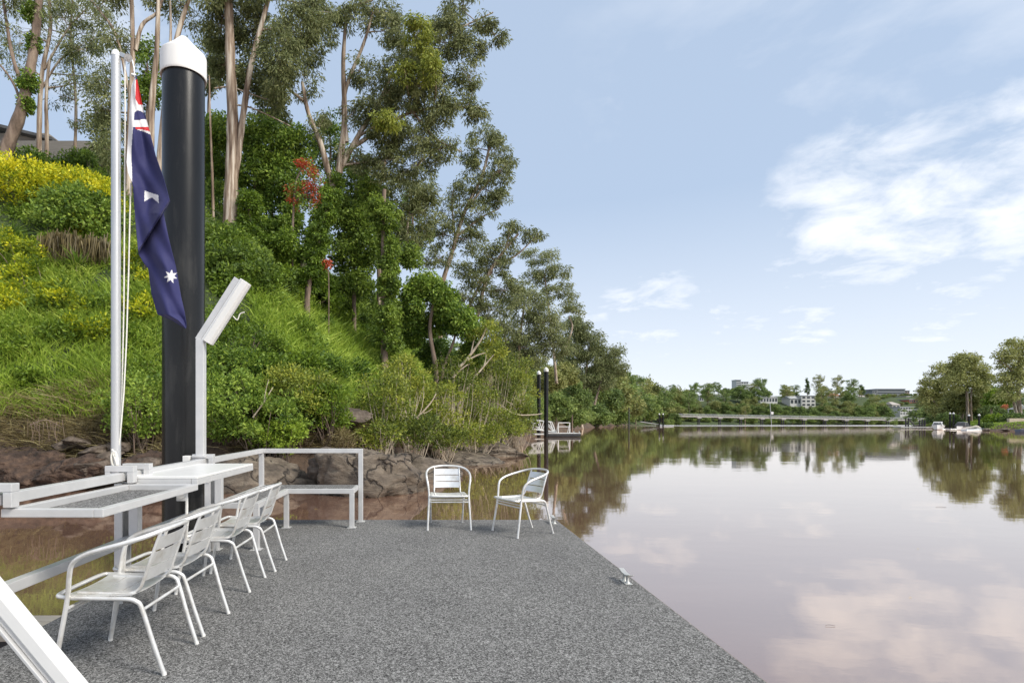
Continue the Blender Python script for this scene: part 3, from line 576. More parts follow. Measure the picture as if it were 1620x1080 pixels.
# gangway handrail in the near left corner
ho = (-0.70, 1.75, 0.0); hr = empty('handrail', ho, label='thick white sloping handrail cutting across the bottom left corner', cat='handrail')
a = P(-90, 834, 1.75); b = P(155, 1129, 1.75); dd = (b-a).normalized(); a2 = a-dd*1.6; b2 = b+dd*0.62; nn_ = Vector((dd.z, 0, -dd.x))
if nn_.z < 0: nn_ = -nn_
MB().bar(lo(a2, ho), lo(b2, ho), 0.055, 0.044, nn_).build('top_rail', M_WHITE, hr, bevel=0.006)
off = -nn_*0.033
MB().bar(lo(a2+off+Vector((0,.006,0)), ho), lo(b2+off+Vector((0,.006,0)), ho), 0.044, 0.020, nn_).build('lower_channel', M_ALU, hr, bevel=0.004)
off = -nn_*0.049
MB().bar(lo(a2+off, ho), lo(b2+off, ho), 0.055, 0.010, nn_).build('lower_lip', M_ALU, hr, bevel=0.002)
MB().bar(lo(b2+off*0.5, ho), lo((b2.x-0.06, b2.y, 0.0), ho), 0.06, 0.06).build('post', M_ALU, hr, bevel=0.004)

# ------------------------------------------------------------------ chairs
def make_chair(label):
    e = empty('armchair', (0,0,0), label=label, cat='chair', group='aluminium slatted armchairs on the pontoon')
    half = [(.272,-.275,.0),(.262,-.240,.21),(.252,-.208,.42),(.262,-.192,.54),(.274,-.168,.61),(.281,-.105,.655),(.280,-.005,.688),(.268,.09,.712),(.235,.18,.738),(.17,.235,.757),(.08,.262,.766),(0,.268,.768)]
    pts = half+[(-x,y,z) for x,y,z in half[-2::-1]]
    MB().tube(catmull(pts, 5), 0.0128, 10).build('arm_hoop', M_CHAIR, e)
    for s in (1,-1):
        MB().tube(catmull([(s*.232,-.20,.418),(s*.232,.0,.414),(s*.232,.10,.412),(s*.230,.145,.398),(s*.224,.17,.36),(s*.217,.225,.18),(s*.212,.285,0)], 5), 0.0122, 10).build('rear_leg', M_CHAIR, e)
        MB().tube([(s*.272,-.275,0),(s*.2715,-.273,.014)], 0.0134, 10).build('foot_cap', M_CAP, e)
        MB().tube([(s*.212,.285,0),(s*.2125,.283,.014)], 0.0130, 10).build('foot_cap', M_CAP, e)
        MB().tube(catmull([(s*.172,-.20,.428),(s*.172,.02,.423),(s*.172,.095,.428),(s*.172,.135,.455),(s*.171,.155,.50),(s*.168,.195,.62),(s*.165,.245,.757)], 4), 0.0095, 8).build('back_upright', M_CHAIR, e)
    MB().tube(catmull([(.232,-.18,.418),(.230,-.245,.422),(.20,-.285,.426),(0,-.295,.425),(-.20,-.285,.426),(-.230,-.245,.422),(-.232,-.18,.418)], 5), 0.0122, 8).build('seat_frame', M_CHAIR, e)
    for y, z, xx in ((-.222,.345,.256),(-.20,.372,.250),(.175,.352,.223)):
        MB().tube([(-xx,y,z),(xx,y,z)], 0.009, 8).build('stretcher', M_CHAIR, e)
    def slat(c0, c1, dip, axis, wv):      # curved strip
        vs = []; fs = []; n = 12; th = 0.0045
        for k in range(n+1):
            x = -1+2*k/n; d = dip*(1-x*x)
            for q in range(2):
                for s in range(2):
                    cc = (c0, c1)[q]
                    p = Vector((x*wv, cc[0], cc[1]))
                    if axis == 'seat': p.z -= d+s*th
                    else: p.y += d+s*th
                    vs.append(p)
        for k in range(n):
            o = k*4; fs += [(o, o+4, o+6, o+2), (o+1, o+3, o+7, o+5), (o, o+1, o+5, o+4), (o+2, o+6, o+7, o+3)]
        fs += [(0,2,3,1), (n*4, n*4+1, n*4+3, n*4+2)]
        return MB().add(vs, fs, False).build('seat_slat' if axis == 'seat' else 'back_slat', M_CHAIR, e)
    ys = [(-.235,-.123),(-.116,-.003),(.004,.116)]
    for a, b in ys: slat((a, .434-(0.004 if a > -.2 else 0)), (b, .430+(0.004 if b > .1 else 0)), 0.014, 'seat', .224)
    for z0, z1 in ((.488,.560),(.570,.643),(.653,.728)):
        f = lambda z: .152+(z-.50)*(.245-.155)/(.257)
        slat((f(z0), z0), (f(z1), z1), 0.018, 'back', .168)
    return e
CH = [(-1.705, 3.255, -90, 'nearest aluminium armchair of the row facing the side tables'),
      (-1.71, 3.81, -91, 'second aluminium armchair from the camera in the row of four, partly behind the nearest'),
      (-1.72, 4.74, -90, 'third aluminium armchair from the camera in the row of four by the table'),
      (-1.69, 5.36, -89, 'farthest aluminium armchair in the row of four, beside the corner bench'),
      (0.235, 7.40, 2, 'aluminium armchair facing the camera at the far deck edge'),
      (1.15, 6.99, -64, 'aluminium armchair turned sideways at the far right corner of the deck')]
ch0 = None
for i, (x, y, a, lb) in enumerate(CH):
    o = make_chair(lb) if i == 0 else copy_tree(ch0)
    if i == 0: ch0 = o
    o.location = (x, y, 0.001); o.rotation_euler = (0, 0, R(a)); o['label'] = lb

# ------------------------------------------------------------------ rocks along the shore
def rock(name, px, py, wpx, hpx, label, group=None, m=None, depth=0.8, seed=0, Y=None, sink=0.25, lean=0.0, par=None, cat='rock'):
    rr = np.random.default_rng(seed)
    if Y is None:
        Y = (H-WZ)*F/(py+hpx*0.5-668)+0.25*wpx*0.018
    c = P(px, py, Y); sx, sz = wpx*Y/F/2, hpx*Y/F/2; sy = sx*depth
    bm = bmesh.new(); bmesh.ops.create_icosphere(bm, subdivisions=5, radius=1.0)
    pl = [(unit(rr.normal(size=(1,3)))[0], rr.uniform(0.42, 0.80)) for _ in range(12)]
    for v in bm.verts:
        p = np.array(v.co)
        for n_, d_ in pl:
            q = p@n_
            if q > d_: p = p-n_*(q-d_)*0.98
        nz = mnoise.fractal(Vector(p)*2.1+Vector((seed*3.1, 0, 0)), 0.8, 2.1, 7)
        cr = abs(mnoise.noise(Vector(p)*2.3+Vector((0, seed*1.7, 4))))
        rg = 1-abs(mnoise.noise(Vector(p)*4.1+Vector((seed*.7, 9, 2))))*2; n3 = mnoise.fractal(Vector(p)*7+Vector((seed, 3, 1)), 0.7, 2.1, 5); p = p*(1+0.13*nz+0.035*n3*(3.2 if name == 'earth_lump' else 1)+0.045*rg-(0.12*max(0, 1-cr*16)))
        x, y, z = p[0]*sx*1.6, p[1]*sy*1.45, p[2]*sz*1.35
        x += z*lean; v.co = (x, y, z)
    me = bpy.data.meshes.new(name); bm.to_mesh(me); bm.free(); me.materials.append(m or M_ROCK)
    me.polygons.foreach_set('use_smooth', [True]*len(me.polygons))
    o = bpy.data.objects.new(name, me); C.objects.link(o); o.location = c-Vector((0, 0, sz*sink))
    if m is None and Y < 60:
        o.location.z = WZ-0.05; o.scale.z = 1.5*sz/max(v_.co.z for v_ in me.vertices)
        sh_ = np.array([v_.co[:] for v_ in me.vertices]); zn = sh_[:, 2]/sh_[:, 2].max(); f_ = 1.0+0.45*np.clip(0.6-zn, 0, 1); sh_[:, 0] *= f_*.86; sh_[:, 1] *= f_; me.vertices.foreach_set('co', sh_.ravel()); me.update()
    tag(o, label, cat, group); return o
RG = 'mud coated boulders along the shoreline'
rock('boulder', 428, 735, 135, 80, 'rounded grey brown boulder at the water edge behind the corner bench', RG, seed=3, depth=0.7)
rock('boulder', 518, 748, 66, 50, 'dark rough broken boulder between two smooth ones behind the bench rail', RG, seed=5, m=M_SLATE)
rock('boulder', 578, 732, 125, 96, 'largest boulder, sloping to the water just right of the bench rail', RG, seed=8, depth=0.9, lean=-0.2)
rock('boulder', 655, 727, 130, 52, 'low sloping boulder right of the largest boulder', RG, seed=11, depth=0.9, lean=-0.2)
rock('boulder', 730, 713, 100, 34, 'low mud slab boulder in front of the shore bushes, above the first far chair', RG, seed=14, depth=1.2)
rock('boulder', 792, 706, 95, 28, 'last mud slab boulder before the neighbouring pontoon', RG, seed=17, depth=1.2)
rock('boulder', 550, 660, 54, 26, 'small dark boulder perched in the bushes above the largest boulder', RG, seed=21, m=M_SLATE, Y=19.3)
rock('boulder', 328, 735, 110, 60, 'muddy boulder half hidden behind the white lamp pole', RG, seed=23, depth=0.7)
for i, (a, b, c_, d_) in enumerate(((120,700,34,18),(148,716,40,24),(176,722,30,16),(160,738,46,22),(98,704,28,16),(205,742,50,22),(232,735,34,20),(190,705,34,14),(136,745,30,16))):
    rock('slate_rock', a, b, c_, d_, ['small slate rock highest in the earth bank','flat slate rock left of the flagpole foot','dark slate rock just left of the flagpole','broad slate rock low in the earth bank','leftmost small slate rock in the earth bank','slate rock right of the flagpole base','slate rock between flagpole and black pile','thin slate rock right behind the flagpole','lowest small slate rock in the earth bank'][i], 'slate rocks in the earth bank', M_SLATE, seed=31+i, Y=16.0-(b-700)*0.02, sink=0, depth=1.0)
for i, (a, b, c_, d_, s_) in enumerate(((20,742,150,80,52),(90,752,120,60,53),(238,748,110,60,54))):
    rock('earth_lump', a, b, c_, d_, ['eroded reddish brown earth lump at the far left waterline','eroded reddish brown earth lump left of the flagpole foot','eroded brown earth lump between flagpole and black pile'][i], None, noisemat('red_earth', [(0.012,0.008,0.006),(0.055,0.034,0.024),(0.12,0.076,0.052)], 3.5, rough=0.95, detail=10, bump=1.0, bscale=4, bdist=0.25), seed=s_, Y=15.4, sink=0, depth=0.6, cat='earth bank')

rb_ = random.Random(9)
for i in range(26):
    t_ = i/25; px_ = 345+t_*490; py_ = float(np.interp(px_, [345,500,600,700,835],[770,768,760,738,703])); sz_ = rb_.uniform(7, 20)
    rock('shore_stone', px_+rb_.uniform(-6, 6), py_-2, sz_, sz_*.55, spot('muddy stone at the waterline', px_, py_, [('bench corner',410,712),('bench right post',572,712),('left far chair',708,740),('turned far chair',825,740),('largest boulder',578,700),('low sloping boulder',655,715),('small distant pontoon',890,690)]), 'stones along the waterline', None, .8, 120+i, Y=(H-WZ)*F/(py_-668)+.3, sink=0.2)
# ------------------------------------------------------------------ foliage tools
def clump_leaves(cen, rad, n, L0, W0, droop=0.0, up=0.0, flat=0.75, tone0=0.5, tv=0.22):
    """leaves round many clump centres; returns arrays"""
    k = len(cen); idx = np.repeat(np.arange(k), n); u = unit(rng.normal(size=(k*n, 3))); r = rng.uniform(0, 1, (k*n, 1))**0.45
    rad = np.broadcast_to(rad, k)[idx][:, None]
    off = u*r*rad; off[:, 2] *= flat
    Cn = cen[idx]+off; D = unit(off+rng.normal(size=off.shape)*rad*0.5)
    D[:, 2] += up-droop; Ln = L0*rng.uniform(0.65, 1.25, k*n)
    ct = np.broadcast_to(tone0, k)[idx]+np.repeat(rng.normal(0, tv*0.6, k), n)
    tone = ct+rng.normal(0, tv, k*n)
    return Cn, D, Ln, W0*Ln/L0, tone
def ground(x, y): return float(hgt(np.array([x]), np.array([y]))[0])
def pt_blob(c, r, n, shell=0.35):
    u = unit(rng.normal(size=(n, 3))); q = rng.uniform(shell, 1, (n, 1))**0.6
    return np.array(c)+u*q*np.array(r)
def make_tree(name, label, cat, group, Y, trunks, blobs, leafm=M_GUM, bark=M_GUMBARK, leaf=(0.2, 0.055), lpc=110, droop=0.9, crad=(0.45, 0.8), tone=0.5, root=True, flat=0.7, twigs=True, vine=None, yj=0.0, cscale=1.0):
    """trunks: list of (width_px, [(px,py[,dY])...]); blobs: (px,py,rx_px,rz_px,nclumps[,dY[,tone]])"""
    w3 = lambda q: P(q[0], q[1], Y+(q[2] if len(q) > 2 else 0))
    t0 = trunks[0][1][0]; b = w3(t0); gz = ground(b.x, b.y); base = Vector((b.x, b.y, gz))
    e = empty(name, base, label=label, cat=cat, group=group)
    tm = MB(); nodes = []
    for ti, (wp, pts) in enumerate(trunks):
        q = [w3(x) for x in pts]
        if ti == 0 or (len(pts) and pts[0][1] >= t0[1]-3):
            q0 = q[0].copy(); q0.z = min(gz-0.3, q0.z-0.3) if abs(gz-q0.z) < 6 else q0.z-0.3
            q = [q0]+q if (q[0]-q0).length > 0.25 else q
        cm = catmull(q, 6); r0 = wp*Y/F/2; n = len(cm)
        r0 *= 1.02; rs = [r0*(1-0.58*(i/(n-1))**0.9)*(1.25 if i == 0 and ti == 0 else 1)*(1+0.06*math.sin(i*1.9+ti)) for i in range(n)]
        tm.tube([(p-base) for p in cm], rs, 10 if wp > 6 else 7)
        nodes += [(p, r) for p, r in zip(cm[n//4:], rs[n//4:])]
    cens = []; tones = []
    for bl in blobs:
        px, py, rx, rz, nc = bl[:5]; dY = bl[5] if len(bl) > 5 else 0; tn = bl[6] if len(bl) > 6 else tone
        c = w3((px, py, dY)); k = Y/F; r = (rx*k, (rx+rz)/2*k*0.9, rz*k); nc = max(2, int(nc*cscale))
        # limb from the nearest lower trunk node to the blob centre
        best = min(nodes, key=lambda nn_: (nn_[0]-c).length+max(0, nn_[0].z-c.z)*1.5) if nodes else None
        cs = pt_blob(c, r, nc)
        if best and twigs:
            p0 = best[0]; d = c-p0
            if d.length > 0.4:
                m1 = p0+d*0.5+Vector((rng.normal(0, .06), rng.normal(0, .06), rng.normal(0.04, .05)))*d.length
                br = catmull([p0, m1, c], 5); r0 = min(best[1]*0.6, (0.02+0.02*d.length) if Y < 60 else (0.015+0.010*d.length))
                tm.tube([p-base for p in br], [r0*(1-0.7*i/(len(br)-1)) for i in range(len(br))], 6, cap=False)
            else: br = [p0, c]; r0 = 0.03
            for q in cs[: 26]:
                q = Vector(q); s = br[rng.integers(len(br)//2, len(br))]
                md = s+(q-s)*0.5+Vector(rng.normal(0, .08, 3))*(q-s).length
                tm.tube([s-base, md-base, q-base], [max(0.012, r0*0.3), max(0.009, r0*0.2), 0.005*Y/F*30/1.0*0.4+0.004], 4, cap=False)
        cens.append(cs); tones.append(np.full(len(cs), tn))
    tm.build('trunk', bark, e)
    cen = np.concatenate(cens)-np.array(base); to = np.concatenate(tones)
    rad = rng.uniform(*crad, len(cen))
    hi = to > 0.9
    a = clump_leaves(cen[~hi], rad[~hi], lpc, leaf[0], leaf[1], droop=droop, flat=flat, tone0=to[~hi])
    link('crown', leafmesh('crown', *a, leafm), e)
    if hi.any():
        a = clump_leaves(cen[hi], rad[hi], lpc, leaf[0], leaf[1]*1.2, droop=droop, flat=flat, tone0=.55); link('sunlit_foliage', leafmesh('sunlit_foliage', *a, M_GUML), e)  # highest toned clumps take the leaf colour with sunlight painted in
    if vine:
        vc = []
        for (x, y, rp, n) in vine:
            c = w3((x, y)); k = Y/F; vc.append(pt_blob(c, (rp*k, rp*k, rp*k*1.6), n))
        vc = np.concatenate(vc)-np.array(base); a = clump_leaves(vc, 0.28, 70, 0.14, 0.10, droop=0.5, tone0=0.45)
        link('vine', leafmesh('vine', *a, M_GREEN), e)
    return e
def shrub(name, label, px, py, rx, rz, n, m, leaf=(0.10, 0.05), lpc=90, group=None, Y=None, cat='shrub', tone=0.5, crad=(0.16, 0.34), droop=0.0, up=0.25, stems=6, bark=M_BARK, lift=0.5, ry=None, twig=True, shell=0.55):
    """a bush whose middle shows at (px,py); rx, rz in metres"""
    if Y is None:
        g = G(px, py); Y = g.y if g else 40
        c = P(px, py, Y-0.15)
    else: c = P(px, py, Y)
    gz = ground(c.x, c.y); base = Vector((c.x, c.y, gz)); e = empty(name, base, label=label, cat=cat, group=group)
    cz = (c.z-gz); cen = pt_blob((0, 0, cz), (rx, ry or rx*0.8, rz), n, shell)
    sm = MB()
    if twig:
        for i in range(min(n, 30)):
            q = Vector(cen[i*len(cen)//min(n, 30)]); s = Vector((rng.normal(0, rx*.12), rng.normal(0, rx*.12), min(-0.1, cz-rz*1.0)))
            md = s+(q-s)*0.55+Vector((rng.normal(0, .1*rx), rng.normal(0, .1*rx), 0.06*rz)); sm.tube(catmull([s, md, q], 3), [0.022, 0.006], 5, cap=False)
        sm.build('stem', bark, e)
    a = clump_leaves(cen, rng.uniform(*crad, len(cen)), lpc, leaf[0], leaf[1], droop=droop, up=up, tone0=tone)
    link('foliage', leafmesh('foliage', *a, m), e)
    return e

# ------------------------------------------------------------------ ground cover on the slope
def scatter(n, x0, x1, y0, y1, zone):
    xs = rng.uniform(x0, x1, n); ys = rng.uniform(y0, y1, n)
    k = rng.uniform(size=n) < np.clip((17/ys)**1.6, 0, 1); xs, ys = xs[k], ys[k]
    zs = hgt(xs, ys); d = sdist(xs, ys); px = 680+xs*F/ys; py = 668-(zs-H)*F/ys
    k = (d > 0.6) & (px > -160) & (px < 1010) & zone(px, py, d, zs, xs, ys)
    # drop what faces away behind the crest
    return xs[k], ys[k], zs[k], px[k], py[k]
def patch(x, y, s, o): return fbm(x+o*13.1, y-o*7.7, s)
def stuff(name, me): tag(link(name, me), kind='stuff')
# long lime grass
z_ = lambda px, py, d, z, x, y: (z > 0.8+0.4*patch(x, y, .9, 5)) & (d < 34) & (((px < 260) & (py > 455) & (py < 665)) | ((px > 320) & (patch(x, y, .45, 1) > -0.15)) | ((px <= 330) & (py > 380) & (patch(x, y, .6, 2) > 0.25)))
x, y, z, px, py = scatter(1500000, -34, 12, 14.5, 62, z_)
k = rng.uniform(size=len(x)) < 0.6; x, y, z, px, py = x[k], y[k], z[k], px[k], py[k]
n = len(x); D = rng.normal(size=(n, 3))*0.35; D[:, 2] = 1; Ln = rng.uniform(0.35, 0.95, n)*(1+0.35*patch(x, y, 1.4, 3))
stuff('long_grass', blade_mesh('long_grass', np.stack([x, y, z-0.03], 1), D, Ln, 0.020+0.0008*y, np.clip(0.5+0.3*patch(x, y, .7, 6)+rng.normal(0, .2, n), 0, 1), M_GRASS, 0.55))
print('grass', n)
z_ = lambda px, py, d, z, x, y: (d < 9) & (((px < 265) & (z > 0.15) & (z < 2.5+patch(x, y, .9, 4)*.8)) | ((px > 400) & (z > 0.6) & (z < 1.7+patch(x, y, .8, 8)*.7)))
x, y, z, px, py = scatter(420000, -24, 8, 14.5, 45, z_)
n = len(x); D = rng.normal(size=(n, 3))*0.6; D[:, 2] = 0.45; D[:, 1] -= 0.5; Ln = rng.uniform(0.3, 0.8, n)
stuff('dry_grass', blade_mesh('dry_grass', np.stack([x, y, z], 1), D, Ln, 0.022, np.clip(0.45+0.3*patch(x, y, 1.1, 9)+rng.normal(0, .25, n), 0, 1), M_DRY, 0.8))
print('dry', n)
z_ = lambda px, py, d, z, x, y: (z > 1.0) & (d < 45) & ~((px < 190) & (py > 470))
x, y, z, px, py = scatter(1000000, -36, 14, 15, 70, z_)
k = rng.uniform(size=len(x)) < 0.85; x, y, z = x[k], y[k], z[k]
n = len(x); D = rng.normal(size=(n, 3)); D[:, 2] = np.abs(D[:, 2])*0.5+0.25; D[:, 1] -= 0.4
hh = rng.uniform(0, 1, n)**1.5*(0.35+0.3*np.clip(patch(x, y, .9, 12)+.5, 0, 2))
stuff('creeper_ground_cover', leafmesh('creeper_ground_cover', np.stack([x, y, z+hh], 1), D, rng.uniform(.07, .15, n)*(1+y*0.006), rng.uniform(.035, .065, n)*(1+y*0.006), np.clip(0.28+0.4*patch(x, y, .8, 15)+0.5*hh+rng.normal(0, .18, n), 0, 1), M_BRIGHT))
print('creeper', n)

# ------------------------------------------------------------------ shrubs on the near slope
S = shrub
# golden hedge on the crest and slope, upper left
for i, (a, b, rx, rz, n) in enumerate(((-30,290,2.2,1.2,70),(40,300,2.0,1.1,70),(105,300,1.7,1.0,60),(150,322,1.3,0.9,45),(30,262,2.0,.6,40))):
    S('golden_shrub', ['golden leaved hedge bush at the left frame edge on the crest','golden leaved hedge bush on the crest beneath the leaning trunk','golden leaved hedge bush on the crest above the palm with dry fronds','golden leaved hedge bush on the crest just left of the flagpole top section','topmost strip of golden hedge under the hillside house'][i], a, b, rx, rz, n, M_YEL, (0.13,0.07), 130, 'golden hedge bushes on the slope', crad=(.3,.5), tone=.62, up=.6)
for i, (a, b, rx, rz, n, y) in enumerate(((20,415,1.5,.9,46,18.6),(60,452,1.2,.8,36,18),(0,395,1.3,.6,30,19.2),(100,480,1.1,.5,24,17.6),(232,420,.8,1.1,30,19.5),(222,490,.8,.5,24,18.4),(140,520,.9,.4,20,17.4))):
    S('golden_shrub', ['yellow green bush low at the left frame edge below the dark palm','yellow green bush below the dry palm fronds','yellow green bush at the far left middle of the slope','yellow green bush at the top of the long grass','golden bush showing between flagpole and black pile','small golden bush behind the lower end of the flag','low yellow green bush left of the flagpole above the grass'][i], a, b, rx, rz, n, M_YEL, (0.12,0.065), 110, 'golden hedge bushes on the slope', crad=(.22,.4), tone=.28, up=.5)
# dark viny mound with dry palm skirt
S('vine_mound', 'dark green leafy mound with dry brown fronds hanging under it left of the flagpole', 128, 350, 1.9, 1.2, 90, M_GREEN, (0.16,0.09), 120, cat='shrub', crad=(.3,.5), tone=.5, droop=.3)
e = bpy.context.scene.objects['vine_mound']
for (a, b, nn2, dm) in ((100,392,1500,M_DRY),(150,398,500,M_DRY)):
    c = P(a, b, G(a, b).y-0.9)-e.location; n = nn2; B = np.array(c)+np.stack([rng.normal(0, .32, n), rng.normal(0, .15, n), rng.normal(0.35, .12, n)], 1); D = np.stack([rng.normal(0, .12, n), rng.normal(-.1, .1, n), -np.ones(n)], 1)
    link('dry_frond', blade_mesh('dry_frond', B, D, rng.uniform(.5, 1.0, n), 0.035, np.clip(rng.normal(.15, .22, n), 0, 1), dm, .1), e)
# spiky yuccas
def yucca(label, px, py, Y, n=70, l=0.8):
    Y = G(px, py).y-0.5; c = P(px, py, Y); e = empty('yucca', (c.x, c.y, ground(c.x, c.y)), label=label, cat='plant', group='spiky plants on the slope')
    D = unit(rng.normal(size=(n, 3))); D[:, 2] = np.abs(D[:, 2])+.1; B = np.tile(np.array(c-e.location), (n, 1))+D*.05
    link('leaves', blade_mesh('leaves', B, D, rng.uniform(.6, 1.1, n)*l, 0.06, np.clip(rng.normal(.45, .2, n), 0, 1), M_GREEN, .35), e)
    m = MB(); m.tube([(0,0,-.1), tuple(c-e.location)], [.07,.05], 7); m.build('stem', M_BARK, e)
yucca('spiky yucca below the dry palm fronds, left of the flagpole', 122, 420, 18.8)
yucca('dark spiky yucca lower on the slope left of the flagpole', 100, 462, 18.2, 60, .7)
yucca('spiky yucca in the hedge at the left frame edge', 18, 372, 20.0, 60, .9)
# big shrubs right of the pile
G1 = 'green bushes on the slope behind the bench'
for i, (a, b, rx, rz, n, m_, lf, tn, y) in enumerate((
  (490,470,1.7,1.35,110,M_BRIGHT,(.17,.085),.42,23.5), (440,455,1.2,1.0,50,M_BRIGHT,(.15,.08),.5,23.5), (535,500,1.0,.9,40,M_BRIGHT,(.16,.08),.45,23.8),
  (365,640,1.5,1.0,80,M_GREEN,(.13,.06),.62,17.2), (350,590,1.3,.8,50,M_GREEN,(.13,.06),.5,18), (420,665,1.2,.8,60,M_GREEN,(.13,.06),.6,17.0),
  (470,620,1.1,.8,50,M_MANG,(.11,.06),.5,17.8), (520,640,1.0,.7,44,M_BRIGHT,(.11,.06),.5,18.2), (225,640,1.0,.9,55,M_GREEN,(.10,.06),.7,16.4),
  (225,590,.8,.5,24,M_BRIGHT,(.1,.06),.5,17), (395,545,1.1,.6,36,M_BRIGHT,(.1,.06),.3,20), (590,580,.75,.45,40,M_DARKG,(.10,.08),.6,22.6),
  (340,520,1.1,.7,36,M_BRIGHT,(.11,.06),.4,21), (448,688,.5,.35,20,M_BRIGHT,(.09,.06),.9,16.6), (540,700,.5,.3,12,M_DRY,(.15,.02),.4,18))):
    S('leafy_shrub', ['broad bright green bush in the middle of the slope below the red flowers','bright green bush left of the broad bush, above the lamp','bright green bush right of the broad bush below the vine covered trunk','dense blue green bush beside the lamp pole foot','green bush behind the lamp pole, halfway up','dense blue green bush overhanging the boulder behind the bench','yellowish green bush above the bench rail','bright green bush above the small dark boulder','dark green bush with orange flowers between flagpole and pile','bright green bush between flagpole and pile, higher up','low green bush right of the lamp head','small dark round bush alone on the grassy slope','green bush on the slope just right of the lamp head','small lime green bush just above the bench rail','tuft of dry brown growth beside the largest boulder'][i],
      a, b, rx, rz, n, m_, lf, 110, G1, Y=(y if b > 600 else None), crad=(.2,.42), tone=tn, droop=.1)
# mangrove style yellow green bushes along the shore, with pale bare branches
G2 = 'yellow green shore bushes above the rocks'
mang = [(610,640,1.1,1.2,70,20.5,'tall open bush with yellow flecks right above the largest boulder'),(640,600,1.0,.9,44,22.5,'soft yellow green bush higher up, left of the pale leaning tree'),(655,680,.9,.6,40,20.6,'low bush between the largest boulder and the low sloping one'),(600,690,.7,.45,26,19.0,'bright yellow green bush spilling onto the top of the largest boulder'),(690,640,1.3,1.1,64,25,'rounded bush in front of the foot of the pale leaning tree'),(700,690,1.1,.5,40,24.0,'low bush overhanging the low sloping boulder'),(740,640,1.6,1.3,70,29,'broad yellow green bush behind the thin straight pale trunk'),(750,685,1.4,.6,44,27.5,'low bright bush touching the low mud slab boulder'),(780,600,1.7,1.4,60,33,'tall yellow green bush right of the thin straight pale trunk'),(785,670,1.8,.8,60,32,'low broad bush above the last mud slab boulder'),(812,620,1.7,1.9,76,38,'tall yellow green bush left of the white capped distant piles'),(820,662,1.4,1.0,56,37,'tangled bush leaning over the water left of the distant gangway'),(814,582,1.3,1.1,34,40,'yellow tipped bush top just left of the distant pile caps'),(760,560,1.2,1.0,26,33,'airy bush around the crown of the pale leaning tree'),(720,590,1.1,.9,34,28,'green bush behind the fork of the pale leaning tree')]
for i, (a, b, rx, rz, n, y, lb) in enumerate(mang):
    e = S('shore_bush', lb, a, b, rx, rz, n, M_MANG, (.075+.0019*y,.038+.001*y), 62, G2, Y=y, crad=(.16+.003*y,.34+.005*y), tone=.42+.2*math.sin(i*2.1), up=.4, bark=M_TWIG, shell=.3)
# undergrowth bushes scattered over the slope and under the trees
GU = 'undergrowth bushes on the wooded slope'
rs_ = random.Random(4); cnt = 0
for k_ in range(400):
    a = rs_.uniform(335, 760); b = rs_.uniform(340, 640); top = np.interp(a, [335,420,520,620,700,760], [372,395,425,480,550,585]); bot = np.interp(a, [335,760],[600,650])
    if not (top < b < bot) or cnt >= 64: continue
    near_top = b < top+70
    if not near_top and rs_.random() < .72: continue
    g = G(a, b)
    if g is None or g.y > 60: continue
    cnt += 1; k2 = rs_.random(); sc_ = rs_.uniform(.55, 1.15)*(1.25 if near_top else .75)
    mm, nm = ((M_DARKG, 'dark green'), (M_GREEN, 'mid green'), (M_BRIGHT, 'bright green'))[0 if (near_top and k2 < .55) else (1 if k2 < .75 else 2)]
    S('undergrowth_bush', spot(nm+' undergrowth bush on the slope', a, b, NEAR), a, b-6, sc_, sc_*.7, int(30*sc_)+8, mm, (.15,.08), 95, GU, crad=(.2,.42), tone=rs_.uniform(.3,.6), droop=.1, twig=False)
for k_ in range(24):
    a = rs_.uniform(-10, 255); b = rs_.uniform(330, 600)
    if 170 < a < 195: continue
    mm, nm = rs_.choice(((M_YEL, 'small yellow green'), (M_GREEN, 'small dark leafy'), (M_BRIGHT, 'small green'), (M_YEL, 'small yellow green')))
    if b > 520: mm, nm = M_BRIGHT, 'small green'
    sc_ = rs_.uniform(.35, .8); S('undergrowth_bush', spot(nm+' bush on the slope', a, b, NEAR), a, b, sc_, sc_*.6, int(24*sc_)+8, mm, (.12,.065), 95, GU, crad=(.18,.34), tone=rs_.uniform(.35,.6), twig=False)

x, y, z, px, py = scatter(260000, -6, 9, 16, 46, lambda px, py, d, z, x, y: (d < 3.2) & (z > .35) & (z < 1.9+.5*patch(x, y, 1.1, 31)) & (px > 300))
n = len(x); D = rng.normal(size=(n, 3))*.55; D[:, 2] = .2; D[:, 1] -= .7
stuff('hanging_dry_grass', blade_mesh('hanging_dry_grass', np.stack([x, y, z+.05], 1), D, rng.uniform(.3, .75, n), .018, np.clip(rng.normal(.22, .2, n)+.2*patch(x, y, 2, 3), 0, 1), M_DRY, .9))
# bare leaning pale trunks
def snag(label, paths, Y, m=M_TWIG, name='leaning_tree', cat='tree', foliage=None):
    b = P(*paths[0][1][0][:2], Y); base = Vector((b.x, b.y, b.z)); e = empty(name, base, label=label, cat=cat, group='pale leaning trunks over the shore')
    t = MB()
    for wp, pts in paths: t.tube([P(q[0], q[1], Y)-base for q in catmull([(a, b_, 0) for a, b_ in pts], 4)], [wp*Y/F/2, wp*Y/F/5], 7)
    t.build('trunk', m, e)
    if foliage:
        cs = np.concatenate([pt_blob(P(a, b_, Y)-base, (r*Y/F,)*3, n) for a, b_, r, n in foliage]); a = clump_leaves(cs, .3, 60, .15, .08, up=.3, tone0=.6); link('crown', leafmesh('crown', *a, M_MANG), e)
snag('pale leaning tree with forked bare trunk above the shore bushes', [(6,[(708,620),(722,588),(745,560),(762,535),(770,515)]),(3.5,[(735,572),(755,562),(768,558)]),(3,[(722,590),(735,580),(748,572)]),(3,[(745,560),(748,545),(752,528)])], 29.5, foliage=[(770,528,22,14),(785,548,18,8),(752,520,14,6)])
